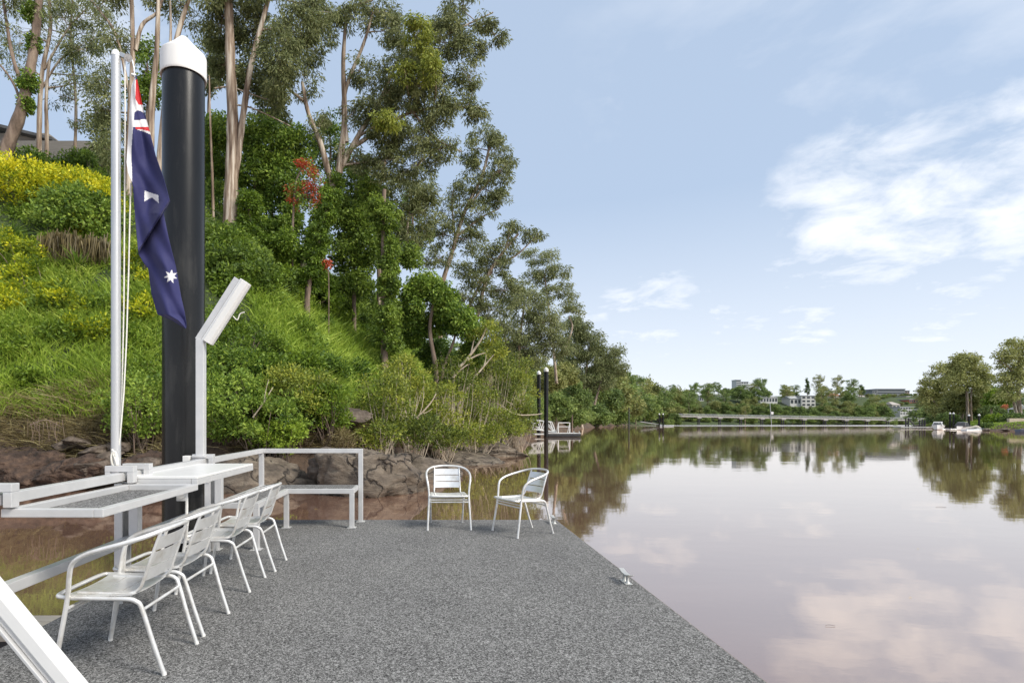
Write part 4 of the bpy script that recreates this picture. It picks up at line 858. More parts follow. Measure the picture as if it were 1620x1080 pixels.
snag('thin pale straight trunk leaning right over the shore bushes', [(4,[(725,640),(745,605),(765,580),(782,560)]),(2,[(765,580),(768,570),(769,560)])], 29, foliage=[(785,552,12,5)])
snag('thin bare pale trunk arching right above the boulders', [(3.5,[(648,668),(665,655),(682,636),(690,622)]),(2,[(665,655),(675,652),(684,646)])], 23.5)
snag('low bare branches reaching right over the water beside the near pontoon neighbour', [(3.5,[(742,636),(765,632),(790,640),(815,655),(842,656),(858,654)]),(2.5,[(765,632),(790,630),(812,640)]),(2.5,[(800,690),(790,670),(782,655)])], 33.5)
snag('dry bare twig standing in the bushes right of the lamp pole', [(3,[(400,660),(418,635),(432,612)]),(1.6,[(418,635),(420,620),(425,600)])], 16.6)

# ------------------------------------------------------------------ trees on the hill
GT = 'tall gum trees on the hillside'
W_, E_ = 0, 0
make_tree('gum_tree', 'leaning ivy covered gum tree at the upper left frame edge', 'tree', GT, 27,
  [(22, [(8,245),(32,180),(48,110),(58,40),(66,-60)]), (7, [(40,150),(20,90),(8,20),(0,-40)]), (5, [(36,170),(20,130),(-10,90)])],
  [(10,20,34,30,10),(60,10,36,26,10),(30,-40,60,40,20),(-20,60,30,30,8)], bark=M_BARK, crad=(.35,.7), lpc=70,
  vine=[(44,130,10,22),(38,160,9,16),(52,70,6,10),(50,20,9,12)])
make_tree('gum_tree', 'slim pale twin stemmed gum tree beside the hillside house', 'tree', GT, 33,
  [(9, [(62,210),(66,120),(80,40),(72,-40)]), (7, [(74,210),(73,160),(78,100),(88,78)]), (4,[(66,140),(95,95),(130,70)]), (4,[(70,110),(105,50),(140,10)])],
  [(105,75,24,24,12),(135,80,24,26,12),(120,130,26,30,10),(100,30,30,22,12),(140,20,34,26,14),(155,120,18,30,8),(85,-20,50,30,16),(40,60,26,30,7),(30,110,18,20,4),(150,60,22,30,8)], lpc=75, crad=(.35,.65))
make_tree('gum_tree', 'multi stemmed pale gum tree rising between flagpole and black pile', 'tree', GT, 26,
  [(13, [(203,340),(205,200),(210,80),(206,-60)]), (13, [(236,330),(240,170),(248,80),(252,-60)]), (13, [(248,330),(262,160),(280,60),(312,-40)]), (7,[(214,80),(225,40),(250,18),(262,-20)]), (5,[(205,150),(185,60),(160,20),(135,-10)]), (6,[(262,120),(270,60),(268,-40)])],
  [(185,60,26,30,12),(165,130,24,30,12),(180,190,22,34,12),(178,240,20,30,10),(225,-20,60,26,22),(155,170,16,26,6),(300,20,30,30,10,1),(320,-20,40,30,14),(170,0,30,24,12)], lpc=80, crad=(.3,.6))
make_tree('gum_tree', 'thick pale trunked gum tree standing just right of the black pile', 'tree', GT, 27,
  [(28, [(362,385),(366,290),(368,190),(364,80),(360,-50)]), (13, [(366,300),(374,262),(385,180),(398,100),(424,0),(430,-40)]), (5,[(338,372),(336,280),(333,200),(331,120)]), (3,[(366,165),(395,170),(430,185),(460,200)]), (3,[(340,140),(365,138),(400,150),(430,160)])],
  [(350,40,26,40,30,1),(400,50,34,44,46,1),(440,90,30,50,46,-1),(395,120,28,30,30,1),(470,40,34,36,36),(350,110,14,26,14,1.5),(380,-10,60,24,40),(440,150,18,30,14),(500,20,30,26,22,1)], lpc=95, crad=(.3,.6), tone=.42, leaf=(.2,.06))
make_tree('rainforest_tree', 'dense dark green tree right behind the thick pale gum trunk', 'tree', 'broadleaf trees under the gums', 31,
  [(10, [(400,400),(405,320),(400,250)])],
  [(425,230,44,40,60),(400,280,34,36,44),(445,290,34,40,50),(395,340,30,34,36),(440,350,34,34,40),(350,210,24,24,20),(345,280,18,34,22,1),(465,230,26,30,24)], leafm=M_GREEN, bark=M_BARK, leaf=(.2,.10), lpc=120, droop=.3, tone=.45, crad=(.35,.6), twigs=False)
make_tree('rainforest_tree', 'green vine draped tree between thick gum trunk and red flowers', 'tree', 'broadleaf trees under the gums', 27,
  [(8, [(395,400),(396,360),(392,320)])], [(395,330,14,30,24),(392,370,16,24,22),(420,390,20,16,20),(450,385,18,22,20),(380,400,14,14,12)], leafm=M_BRIGHT, bark=M_BARK, leaf=(.15,.08), lpc=120, droop=.5, tone=.3, crad=(.28,.5), twigs=False)
for (a, b, Yq, lb) in ((345,330,30,'leafy dark understory tree just right of the black pile'),(445,375,31,'leafy understory tree left of the vine covered leaning trunk'),(430,160,34,'tall green understory tree high behind the red flowers'),(520,220,37,'tall green understory tree behind the central gum trunk'),(560,290,35,'bushy green understory tree right of the central gum trunk'),(650,340,42,'olive understory tree behind the vine wrapped column'),(335,220,33,'green understory tree behind the thin stem right of the pile')):
    make_tree('understory_tree', lb, 'tree', 'broadleaf trees under the gums', Yq, [(6, [(a, b+70), (a+3, b+20), (a, b-20)])], [(a,b,26,30,22),(a-14,b+34,18,24,12),(a+16,b+30,18,24,12),(a+4,b-28,16,18,8)], leafm=M_GREEN if b > 200 else M_GUM, bark=M_BARK, leaf=(.19,.10), lpc=80, droop=.4, tone=.42, crad=(.3,.55))
for (a, b, rx, nn2, lb) in ((70,272,1.2,22,'dark green bush on the crest in front of the hillside house'),(124,262,1.0,22,'dark bush at the right corner of the hillside house'),(150,268,1.3,28,'dark leafy bush on the crest just left of the flagpole'),(34,256,1.2,22,'dark green bush on the crest at the foot of the leaning trunk')):
    S('crest_bush', lb, a, b, rx, .75, nn2, M_GREEN, (.15,.08), 90, 'bushes on the crest below the hillside house', Y=30, crad=(.2,.38), tone=.35)
make_tree('vine_column', 'leaning trunk draped in bright green vines below the red flowers', 'tree', 'vine draped trees', 27,
  [(11, [(486,470),(496,410),(512,350),(528,300)])], [(526,305,13,18,16),(516,340,14,22,24),(506,375,15,24,28),(498,410,16,24,30),(490,440,17,20,26)], leafm=M_BRIGHT, bark=M_BARK, leaf=(.14,.07), lpc=110, droop=.9, tone=.3, crad=(.18,.32), twigs=False)
for (a, b, Yq, mm, lb) in ((232,110,31,M_GREEN,'leafy green tree filling the gap between flagpole and black pile'),(160,215,32,M_GUM,'grey green tree on the crest left of the flagpole top'),(330,90,33,M_GUM,'gum understory tree high behind the black pile cap'),(300,250,32,M_GREEN,'green understory tree directly behind the black pile'),(215,270,30,M_GREEN,'dark leafy tree behind the flag')):
    make_tree('understory_tree', lb, 'tree', 'broadleaf trees under the gums', Yq, [(6, [(a, b+90), (a+3, b+30), (a, b-20)])], [(a,b,22,34,22),(a-12,b+40,16,24,12),(a+12,b+36,16,24,12),(a+4,b-34,16,18,8)], leafm=mm, bark=M_BARK, leaf=(.18,.09), lpc=70, droop=.5, tone=.5, crad=(.28,.5))
make_tree('gum_tree', 'wispy gum against the sky between the slim gum and the flagpole', 'tree', GT, 34, [(6, [(118,260),(120,160),(112,60),(118,-40)])], [(110,20,30,20,10),(40,15,26,18,8),(150,60,20,26,9),(95,150,18,20,7),(165,10,24,18,9),(20,60,18,22,6),(128,190,16,18,7)], lpc=62, crad=(.26,.5), tone=.5)
ft = make_tree('flame_tree', 'slender tree with bright red flowers in the middle of the hillside', 'tree', None, 28,
  [(5, [(462,400),(464,340),(468,290),(480,262)]), (3,[(466,320),(490,300),(505,280)])], [(484,285,24,24,12),(500,310,18,16,8),(478,262,14,10,5),(466,310,12,20,6)], leafm=M_RED, bark=M_BARK, leaf=(.13,.07), lpc=45, droop=.3, crad=(.2,.4))
a = clump_leaves(pt_blob(P(484,295,28)-ft.location, (.95,.7,1.1), 26), .35, 60, .13, .06, tone0=.5); link('foliage', leafmesh('foliage', *a, M_GREEN), ft)
sp = make_tree('flame_tree', 'small spray of red flowers beside the vine covered trunk', 'tree', None, 27, [(2, [(520,440),(517,425),(512,415)])], [(514,420,9,9,6)], leafm=M_RED, bark=M_BARK, leaf=(.12,.07), lpc=40, crad=(.12,.24))
make_tree('gum_tree', 'tallest spreading gum tree in the centre with green vines on its leaning trunk', 'tree', GT, 31,
  [(20, [(480,430),(500,370),(522,310),(540,262)]), (11,[(526,300),(508,230),(488,180),(478,130)]), (11,[(536,275),(545,190),(543,100),(548,20)]), (10,[(540,262),(570,210),(600,160),(628,100)]), (8,[(548,225),(545,150),(575,70),(590,20)]), (7,[(560,232),(610,200),(660,175),(740,170),(770,175)]), (5,[(480,160),(450,130),(430,60)]), (8,[(470,80),(500,50),(530,22),(590,0)]), (5,[(600,160),(660,100),(700,60),(780,20)]), (5,[(655,180),(690,220),(730,240)])],
  [(480,120,24,44,24),(500,70,34,30,26),(560,30,34,24,26),(600,20,30,20,20),(620,50,24,26,30,0,.6),(660,55,22,26,26,-2,1),(680,105,20,24,22,-2,1),(650,80,26,30,36,0,.6),(640,110,14,16,10,-2,1),(612,190,18,14,14,-2,1),(665,120,26,34,34,-1,.6),(620,120,34,30,44),(600,170,28,28,40),(640,160,34,32,50),(690,130,30,30,34),(700,60,32,34,40),(735,70,24,26,26),(705,30,30,22,26),(770,40,18,18,16),(790,60,10,14,8),(760,78,14,10,8),(740,120,20,24,22),(725,165,26,18,24),(755,180,18,14,14),(690,180,26,24,28),(610,215,34,26,40),(650,220,34,28,40),(695,235,26,24,30),(610,260,34,24,34),(655,265,32,24,30),(560,180,20,20,14),(520,30,20,24,12),(570,110,22,24,16),(560,250,24,20,14),(505,200,18,26,12),(730,0,26,16,12),(580,-20,50,20,20)],
  lpc=72, crad=(.24,.52), leaf=(.21,.06), tone=.5, cscale=.95, vine=[(520,315,14,36),(508,345,15,36),(498,375,15,36),(490,400,14,30),(530,290,12,24),(505,390,16,24)])
make_tree('gum_tree', 'hazy olive gum with pale trunks behind the central tree', 'tree', GT, 38,
  [(9, [(600,440),(596,340),(604,280),(612,240)]), (6,[(560,420),(575,330),(580,260)]), (5,[(640,400),(648,330),(655,280)])],
  [(600,300,30,30,24),(640,310,32,34,30),(570,330,26,34,20),(620,350,30,24,26),(670,340,26,34,22),(580,280,22,22,12),(640,385,26,26,24),(680,300,18,24,10)], lpc=90, crad=(.4,.7), leaf=(.24,.07), tone=.5)
make_tree('vine_column', 'vertical trunk completely wrapped in dark green vines', 'tree', 'vine draped trees', 29,
  [(14, [(608,560),(608,440),(606,350),(608,300)])], [(612,350,18,26,26),(614,400,15,34,36),(616,450,15,34,40),(616,500,16,30,42),(614,540,17,26,34),(600,330,18,18,14)], leafm=M_DARKG, bark=M_BARK, leaf=(.15,.09), lpc=120, droop=.6, tone=.62, crad=(.22,.4), twigs=False)
make_tree('rainforest_tree', 'dark green bushy tree in the shade between the vine covered trunks', 'tree', 'broadleaf trees under the gums', 32,
  [(8, [(560,480),(560,420),(555,360)])], [(560,350,30,30,44),(548,400,28,30,40),(580,390,22,34,34),(560,450,30,24,36),(590,300,18,20,14),(650,400,20,24,20),(540,330,18,24,18)], leafm=M_DARKG, bark=M_BARK, leaf=(.18,.10), lpc=110, droop=.5, tone=.6, crad=(.35,.6), twigs=False)
make_tree('rainforest_tree', 'vine smothered green tree arching over a dark hollow', 'tree', 'vine draped trees', 30,
  [(10, [(690,590),(680,520),(690,460)]), (6,[(700,590),(720,530),(715,480)])], [(672,450,24,20,34,0,.6),(650,480,20,28,30,0,.5),(700,470,24,22,34),(720,500,24,24,36,0,.5),(690,510,26,24,34,1),(740,520,20,22,24),(655,520,20,34,30,1,.3),(745,560,16,26,20,1,.3),(690,560,34,30,40,2.5,.15)], leafm=M_GREEN, bark=M_BARK, leaf=(.16,.09), lpc=120, droop=.5, tone=.55, crad=(.26,.5), twigs=False)  # leaves in the hollow toned darker, its shade put into their colour
make_tree('gum_tree', 'gum tree with long straight pale trunk leaning right, on the skyline right of centre', 'tree', GT, 42,
  [(9, [(697,470),(715,400),(735,335),(762,280),(775,230)]), (4,[(735,335),(770,290),(800,262)]), (4,[(722,375),(760,345),(790,330)]), (4,[(720,380),(715,320),(720,290)])],
  [(770,215,26,16,20),(790,235,18,22,16),(745,235,18,22,14),(750,265,20,20,16),(790,270,24,24,24),(808,250,12,12,6),(770,300,26,20,22),(730,300,20,22,16),(715,330,20,24,16),(790,310,16,18,12),(755,335,30,22,22),(700,370,26,26,22),(740,380,26,24,22),(690,410,26,20,18)], lpc=62, crad=(.28,.58), leaf=(.25,.075), tone=.48)
make_tree('gum_tree', 'gum tree with a long branch of foliage reaching right against the sky', 'tree', GT, 48,
  [(8, [(755,500),(770,440),(795,400),(820,370)]), (4,[(780,420),(815,405),(850,372)]), (6,[(735,500),(760,450),(780,430)]), (4,[(800,395),(805,370),(808,355)])],
  [(808,362,16,12,12),(835,372,16,9,9),(850,370,8,7,4),(800,390,22,14,14),(765,400,24,20,20),(790,420,26,18,20),(760,440,30,24,28),(800,460,26,24,26),(740,470,26,24,26),(780,490,30,22,28),(735,430,18,18,12)], lpc=66, crad=(.32,.62), leaf=(.27,.085), tone=.48)
make_tree('gum_tree', 'broad olive gum in front of the skyline trees above the neighbouring pontoon', 'tree', GT, 62,
  [(7, [(820,600),(822,540),(830,480)]), (5,[(800,600),(800,540),(790,500)])],
  [(830,480,34,28,50,0,.6),(800,520,30,26,40),(860,510,30,28,44,0,.6),(830,550,34,24,40),(880,545,26,22,30),(790,560,20,24,20),(828,572,24,16,18)], lpc=110, crad=(.6,1.0), leaf=(.3,.09), tone=.5)
make_tree('gum_tree', 'light olive gum rising above its neighbours right of the long branch', 'tree', GT, 100,
  [(6, [(880,600),(872,520),(862,440)]), (4,[(890,560),(905,520),(900,500)])],
  [(845,405,20,12,12),(870,405,14,12,8),(860,430,24,16,18),(885,435,18,16,12),(895,465,16,18,12),(840,440,18,14,10),(905,490,16,18,12),(870,465,20,16,14)], lpc=90, crad=(.7,1.2), leaf=(.46,.14), tone=.65)
make_tree('gum_tree', 'dark olive gum with drooping outline above the pair of distant piles', 'tree', GT, 168,
  [(6, [(920,655),(925,600),(935,540)]), (4,[(940,640),(955,590),(965,560)])],
  [(905,520,26,20,34),(935,540,26,20,34),(900,560,26,22,34),(940,570,28,20,34),(970,560,16,18,14),(975,580,14,14,10),(950,600,26,16,26),(905,600,28,20,34)], lpc=120, crad=(1.4,2.4), leaf=(.8,.24), tone=.48)
GB = 'rounded green trees on the left bank'
for i, (a, b, r, Y_, tn, mm) in enumerate(((905,625,24,88,.5,M_FARD),(880,640,20,80,.6,M_FARD),(935,615,24,110,.4,M_FARD),(870,600,18,78,.6,M_FAR),(960,630,22,130,.4,M_FARD),(985,620,16,150,.5,M_FAR),(905,655,16,86,.65,M_FARD),(945,655,18,118,.55,M_FARD),(975,655,14,150,.6,M_FARD),(890,590,20,92,.55,M_FAR))):
    Y_ = float(np.interp(a-r*.5, [840,881,916,946,985,1016], [88,118,168,240,322,385])); 
    make_tree('bushy_tree', ['rounded green tree behind the neighbouring pontoon','low green tree left of the neighbouring piles','dark rounded tree below the drooping gum','olive tree directly behind the two white capped piles','dark tree between drooping gum and thin river post','olive rounded tree above the thin river post','low bush at the water beside the neighbouring pontoon','low bright bush on the bank left of the thin river post','low bush at the water behind the thin river post','pale olive tree above the neighbouring pontoon'][i], 'tree', GB, Y_,
      [(3, [(a, b+r*.9), (a, b), (a+2, b-r*.5)])], [(a,b,r,r*.9,46),(a-r*.6,b+r*.3,r*.6,r*.6,16),(a+r*.6,b+r*.3,r*.6,r*.5,16)], leafm=mm, bark=M_BARK, leaf=(.45*Y_/95,.22*Y_/95), lpc=70, droop=.3, tone=tn, crad=(.6*Y_/95,1.1*Y_/95), twigs=False)

# ------------------------------------------------------------------ neighbouring pontoon (left bank, middle distance)
def w(px, py, Y): return P(px, py, Y)
NY = 72.0; k = NY/F
pn = empty('neighbour_pontoon', (w(890, 690, NY).x, NY, WZ), label='small distant pontoon with white guard frame moored by the left bank', cat='pontoon')
def nl(px, py, dy=0.0): q = w(px, py, NY+dy); return (q.x-pn.location.x, dy, q.z-WZ)
zd = 0.42
MB().box(((nl(893,0)[0]), 1.5, 0.22), (4.1, 3.2, 0.36)).build('float', M_DARK, pn, bevel=.03)
MB().box(((nl(893,0)[0]), 1.5, zd), (4.2, 3.3, 0.07)).build('deck', noisemat('pale_deck', [(.5,.5,.5),(.62,.62,.6)], 3), pn)
MB().box(((nl(858,0)[0]), 1.5, 0.30), (1.9, 3.0, 0.12)).build('side_float', M_WHITE, pn)
m = MB(); x0, x1 = nl(884,0)[0], nl(902,0)[0]
for x in (x0, x1):
    m.bar((x,.2,zd), (x,.2,zd+1.35), .1, .1); m.bar((x,1.4,zd), (x,.25,zd+1.3), .08, .08)
m.bar((x0,.2,zd+1.35), (x1,.2,zd+1.35), .1, .1); m.bar((x0,.2,zd+.85), (x1,.2,zd+.85), .08, .08); m.build('guard_frame', M_WHITE, pn)
for x in (1.5, 2.2): MB().tube([(x,.3,zd+.03),(x,.3,zd+.2)], .05, 8).tube([(x-.1,.3,zd+.22),(x+.1,.3,zd+.22)], .03, 8).build('cleat', M_CAST, pn)
gw = empty('gangway', (w(850, 690, NY).x, NY+1.2, 0), label='white trussed aluminium gangway sloping down to the small distant pontoon', cat='gangway')
def gl(px, py): q = w(px, py, NY+1.2); return Vector((q.x-gw.location.x, 0, q.z))
for name, dy in (('truss', 0.0), ('truss', 1.1)):
    m = MB(); o_ = Vector((0, dy, 0))
    top = [gl(838,663), gl(853,665), gl(873,667)]; bot = [gl(841,678), gl(858,681), gl(879,683)]
    m.bar(top[0]+o_, top[2]+o_, .09, .12); m.bar(bot[0]+o_, bot[2]+o_, .09, .14); m.bar(top[2]+o_, bot[2]+o_, .09, .1)
    for a, b in ((top[0], bot[1]), (top[1], bot[0]), (top[1], bot[1]), (bot[1], (top[1]+top[2])/2), ((top[1]+top[2])/2, bot[2])): m.bar(a+o_, b+o_, .07, .08)
    m.build(name, M_WHITE, gw)
m = MB(); a = gl(800,672); b = gl(880,684); m.bar(a+Vector((0,.55,0)), b+Vector((0,.55,0)), 1.1, .06); m.build('walkway', M_STEEL, gw)
GP = 'pairs of distant black piles with white caps'
q = w(864, 690, 70.5); pile(q.x, 70.5, w(864, 580, 70).z, 0.27, 'nearer and taller white capped black pile beside the small distant pontoon', GP, 20)
q = w(852.5, 690, 82); pile(q.x, 82, w(852.5, 586, 82).z, 0.27, 'farther white capped black pile left of the tall distant one, half in the leaves', GP, 20)
pp = w(995, 668, 165); e = empty('river_post', (pp.x, 165, WZ), label='thin bare dark post standing in the river in front of the left bank', cat='post')
MB().tube([(0,0,-2),(0,0,w(995,646,165).z-WZ)], .17, 12).build('shaft', M_DARK, e); MB().tube([(0,0,w(995,646,165).z-WZ),(0,0,w(995,646,165).z-WZ+.12)], .19, 12).build('post_cap', M_DARK, e)
# far dock on the left bank
e = empty('distant_dock', (w(1035, 668, 270).x, 270, WZ), label='low grey dock with a sloping ramp on the far left bank', cat='dock')
MB().bar((-7,0,2.2), (4,0,.6), 2.5, .25).build('ramp', M_STEEL, e); MB().box((5,0,.3), (7,4,.5)).build('float', M_STEEL, e, bevel=.05)
for i, px_ in enumerate((1043, 1049)):
    q = w(px_, 668, 268); pile(q.x, 268, w(px_, 653.5, 268).z, .32, ['left of two tiny white capped piles at the low grey dock','right of two tiny white capped piles at the low grey dock'][i], GP, 12)
# ------------------------------------------------------------------ footbridge
e = empty('footbridge', (220, 410, 0), label='long low pale footbridge crossing the far end of the river', cat='bridge')
def bz(px, a, b): return w(px, a+(b-a)*(px-1080)/370, 405+ (px-1080)*0.04)
pts = [1072+i*33.2 for i in range(12)]+[1462]
M_CONC = noisemat('pale_concrete', [(.27,.26,.25),(.38,.37,.35)], .6, rough=.8)
m = MB(); fa = [Vector(bz(p_, 658.3, 664.6))-e.location for p_ in pts]
for a, b in zip(fa[:-1], fa[1:]): m.bar(a, b+(b-a)*0.0, 3.0, .95)
m.build('deck', M_CONC, e)
rl = empty('railing_x', (0,0,0)); bpy.data.objects.remove(rl)
m = MB()
for sy in (-1.45, 1.45):
    for a, b in zip(fa[:-1], fa[1:]):
        for z in (1.75, 1.2): m.bar(a+Vector((0,sy,z)), b+Vector((0,sy,z)), .09, .09)
        for t_ in np.linspace(0, 1, 15)[:-1]:
            c_ = a.lerp(b, t_)+Vector((0,sy,0)); m.bar(c_+Vector((0,0,.5)), c_+Vector((0,0,1.75)), .07, .07)
m.build('railing', M_STEEL, e)
for p_ in pts[1:-1]:
    q = Vector(bz(p_, 658.3, 664.6))-e.location; m = MB()
    m.box(q+Vector((0,0,-.9)), (3.0, 3.2, .85)); m.build('pier_head', M_CONC, e)
    m = MB()
    for s in (-1.1, 1.1): m.tube([q+Vector((0,s,-1.3)), Vector((q.x, q.y+s, WZ-2-e.location.z))], .38, 10)
    m.build('pier', M_DARK, e)
mb_ = Vector(bz(1218,660,660))-e.location+Vector((0,-2,0)); m = MB(); m.tube([mb_+Vector((0,0,-6)), Vector((w(1218,636.5,mb_.y+e.location.y).x-e.location.x, mb_.y, w(1218,636.5,404).z))], .2, 8); m.build('mast', M_STEEL, e)
MB().box(w(1221.5,653,404)-e.location, (1.6,.6,1.8)).build('sign_plate', M_WHITE, e)

# ------------------------------------------------------------------ distant tree prototypes
def proto_tree(name, h, wd, trunk_h, n, m, leaf, lpc, bark, droop=.3, crad=(.8,1.5), tone=.5, shell=.3, open_=0, cone=False):
    e = bpy.data.objects.new(name, None); C.objects.link(e)
    t = MB(); cen = []
    t.tube(catmull([(0,0,-2), (0.1*wd*.3,0,trunk_h), (-.05*wd,0.1,h*.6), (0.03*wd,0,h*.92)], 4), [h*.022, h*.006], 7)
    nb = 7
    for i in range(nb):
        a = i*2.4+random.random(); z = trunk_h+(h-trunk_h)*(.15+.75*i/nb); rr = wd*.5*(.55+.45*math.sin(math.pi*min(1, .25+i/nb*.8)))*random.uniform(.75, 1.05)
        if cone: rr = wd*.5*(1-(z-trunk_h)/(h-trunk_h)*.95)
        c = np.array((math.cos(a)*rr*.62, math.sin(a)*rr*.62, z+ (h*.05)))
        t.tube(catmull([(0,0,z-h*.12), (c[0]*.5,c[1]*.5,z-h*.02), tuple(c)], 3), [h*.009, h*.003], 5, cap=False)
        cen.append(pt_blob(c, (rr*.62, rr*.62, (h-trunk_h)*(.16 if cone else .19)), n//nb+1, shell))
    cen = np.concatenate(cen); a = clump_leaves(cen, rng.uniform(*crad, len(cen)), lpc, leaf[0], leaf[1], droop=droop, tone0=tone, flat=.7)
    t.build('trunk', bark, e); link('crown', leafmesh('crown', *a, m), e); return e
PR = [proto_tree('broad_tree', 13, 12, 2.0, 70, M_FARD, (.75,.42), 55, M_BARK, tone=.5),
      proto_tree('broad_tree', 11, 11, 1.5, 64, M_FAR, (.7,.4), 55, M_BARK, tone=.45),
      proto_tree('gum_tree', 18, 11, 6, 46, M_FAR, (.7,.3), 50, M_GUMBARK, droop=.8, tone=.6, crad=(.9,1.6)),
      proto_tree('gum_tree', 17, 12, 5, 54, M_FARD, (.7,.3), 50, M_GUMBARK, droop=.8, tone=.6),
      proto_tree('broad_tree', 9, 10, 1.0, 60, M_FARD, (.7,.4), 55, M_BARK, tone=.75)]
def place(pr, px, base_py, Y, s, label, group, sx=1.0):
    q = w(px, 668, Y); z = ground(q.x, Y)
    o = copy_tree(pr); o.location = (q.x, Y, z-.3); o.scale = (s*sx, s*sx, s); o.rotation_euler = (0, 0, random.uniform(0, 6.28)); zt_ = z+s*12; tag(o, spot(label, px, 668-(zt_-H)*F/Y, FARM) if label.startswith('~') is False and group in (GLB, GFS) else label, 'tree', group); return o
GLB = 'trees along the left bank beyond the neighbouring pontoon'; GFS = 'trees on the wooded hill beyond the footbridge'
def place_xy(pr, x, y, s, label, group, sx=1.0): return place(pr, 680+x*F/y, 0, y, s, label, group, sx)
GLB = 'trees along the left bank beyond the neighbouring pontoon'
for i in range(60):
    t_ = i/59; seg = [(15,84),(25,112),(42,160),(68,230),(105,310),(140,375),(166,412)]; u = (t_**.85)*5.999; j = int(u); a, b = np.array(seg[j]), np.array(seg[j+1]); q = a+(b-a)*(u-j); nrm = np.array((-(b-a)[1], (b-a)[0])); nrm = nrm/np.linalg.norm(nrm)
    row = i % 3; q = q+nrm*(3.5+row*8+random.uniform(-1.5, 1.5))
    kind = [4, random.choice((0,1)), random.choice((2,3,0))][row]
    place_xy(PR[kind], q[0], q[1], random.uniform(.85, 1.15)*(.6 if row == 0 else 1.0)*(.8 if q[1] < 150 else (1.15 if q[1] < 260 else (1.55 if q[1] < 350 else 1.2))), ['low bushy tree on the left bank','leafy green tree on the left bank','tall olive tree on the left bank'][row], GLB)
GFS = 'trees on the wooded hill beyond the footbridge'
rows = [(433, 440, 4, .7), (446, 458, 0, 1.0), (465, 482, 1, 1.0), (488, 505, 0, 1.05), (510, 530, 3, .85), (535, 560, 3, .75)]
for ri, (ya, yb, kd, sc) in enumerate(rows):
    nn_ = [46, 34, 34, 30, 24, 18][ri]
    for i in range(nn_):
        px_ = 1060+(i+random.uniform(.1, .9))*430/nn_; Y_ = random.uniform(ya, yb); kk = random.choice([kd, kd, (kd+1) % 5])
        # open the wood where houses show
        if ri >= 3 and (1200 < px_ < 1235 or 1378 < px_ < 1440 or 1245 < px_ < 1290) and random.random() < .8: continue
        if ri >= 1 and 1412 < px_ < 1452: continue
        s_ = sc*random.uniform(.75, 1.15); lim = None
        for (xa, xb, yl, Yh) in ((1200,1233,636,500),(1248,1293,641,490),(1386,1434,622,600),(1421,1456,655,455),(1408,1424,651,470),(1350,1380,637,560),(1436,1454,641,500),(1105,1115,633,500),(1130,1146,633,520),(1313,1334,635,540)):
            if xa-4 < px_ < xb+4 and Y_ < Yh: lim = max(lim or 0, yl)
        if lim:
            gz_ = ground((px_-680)*Y_/F, Y_); hm = (w(px_, lim, Y_).z-gz_)/([13,11,18,17,9][kk]*1.05)
            if hm < .25: continue
            s_ = min(s_, hm)
        place(PR[kk], px_, 0, Y_, s_, ['low waterside tree','leafy green tree','olive tree','dark green tree','gum tree','crest gum tree'][ri], GFS)
for (px_, Y_, s_, k_, lb) in ((1179,424,1.0,2,'slim pale trunked gum rising right behind the middle of the footbridge'),(1300,470,1.35,2,'tall hazy gum behind the right part of the footbridge'),(1322,470,1.3,2,'second tall hazy gum behind the right part of the footbridge'),(1200,520,1.15,3,'bushy gum on the crest right of the pale tower block'),(1120,480,1.25,3,'broad gum on the crest left of the pale tower block'),(1295,545,1.3,2,'spindly gum on the skyline above the white houses'),(1325,550,1.25,2,'open crowned gum on the skyline right of the white houses'),(1090,440,1.3,3,'tall green tree at the left end of the footbridge'),(1350,560,1.1,3,'rounded gum on the skyline left of the office block')):
    place(PR[k_], px_, 0, Y_, s_, lb, None, .8 if k_ == 2 else 1)
def tree_to(px_, top, Y_, k_, label, group, sx=1.0):
    x = (px_-680)*Y_/F; gz = ground(x, Y_); hh = w(px_, top, Y_).z-gz; h0 = [13,11,18,17,9][k_]*1.03; s_ = hh/h0
    sx2 = sx*min(1.0, 16.0/(s_*[12,11,11,12,10][k_]))*1.15; return place(PR[k_], px_, 0, Y_, s_, label, group, sx2)
for i, (px_, top) in enumerate(((952,560),(968,568),(984,582),(1000,588),(1014,590),(1027,597),(1040,603),(1052,608),(1064,612),(1078,616),(1090,617))):
    Yb = float(np.interp(px_, [916,946,985,1016,1051,1095], [168,240,322,385,430,462]))+10
    tree_to(px_, top, Yb, [3,1,0,3,2,1,0,3,1,0,3][i], 'skyline tree on the left bank', GLB, 1.0)
    tree_to(px_+5, top+26, Yb-5, [1,4,1,0,4,0,1,4,0,1,4][i], 'mid height tree on the left bank', GLB, 1.3)
for i, (px_, top) in enumerate(((1098,605),(1120,604),(1129,602),(1150,612),(1160,616),(1190,604),(1200,598),(1215,616),(1238,613),(1246,615),(1258,618),(1300,610),(1338,616),(1350,611),(1360,615),(1372,622),(1398,626),(1408,628),(1447,621),(1456,624))):
    tree_to(px_, top, 515+(i*37) % 30, [3,2,3,0,1,2,3,0,3,1,0,2,1,3,2,1,0,4,3,1][i], 'skyline tree on the hill', GFS, .95)
for i in range(34):
    px_ = 1372+(i*29) % 84+random.random()*4; Y_ = 468+(i*53) % 118; lim = 627 if Y_ > 520 else 634
    if Y_ < 505 and 1408 < px_: lim = 656-(Y_ < 455)*0; 
    if 1434 < px_ < 1456 and Y_ < 500: lim = 645
    gz_ = ground((px_-680)*Y_/F, Y_); hh_ = w(px_, lim, Y_).z-gz_
    if hh_ < 2.2: hh_ = 2.2+random.random()*1.2
    k_ = [4,1,0][i % 3]; place(PR[k_], px_, 0, Y_, min(1.0, hh_/([13,11,18,17,9][k_]*1.03)), ['dense bush','leafy green tree','dark bushy tree'][i % 3], GFS, 1.5 if hh_ < 5 else 1.1)
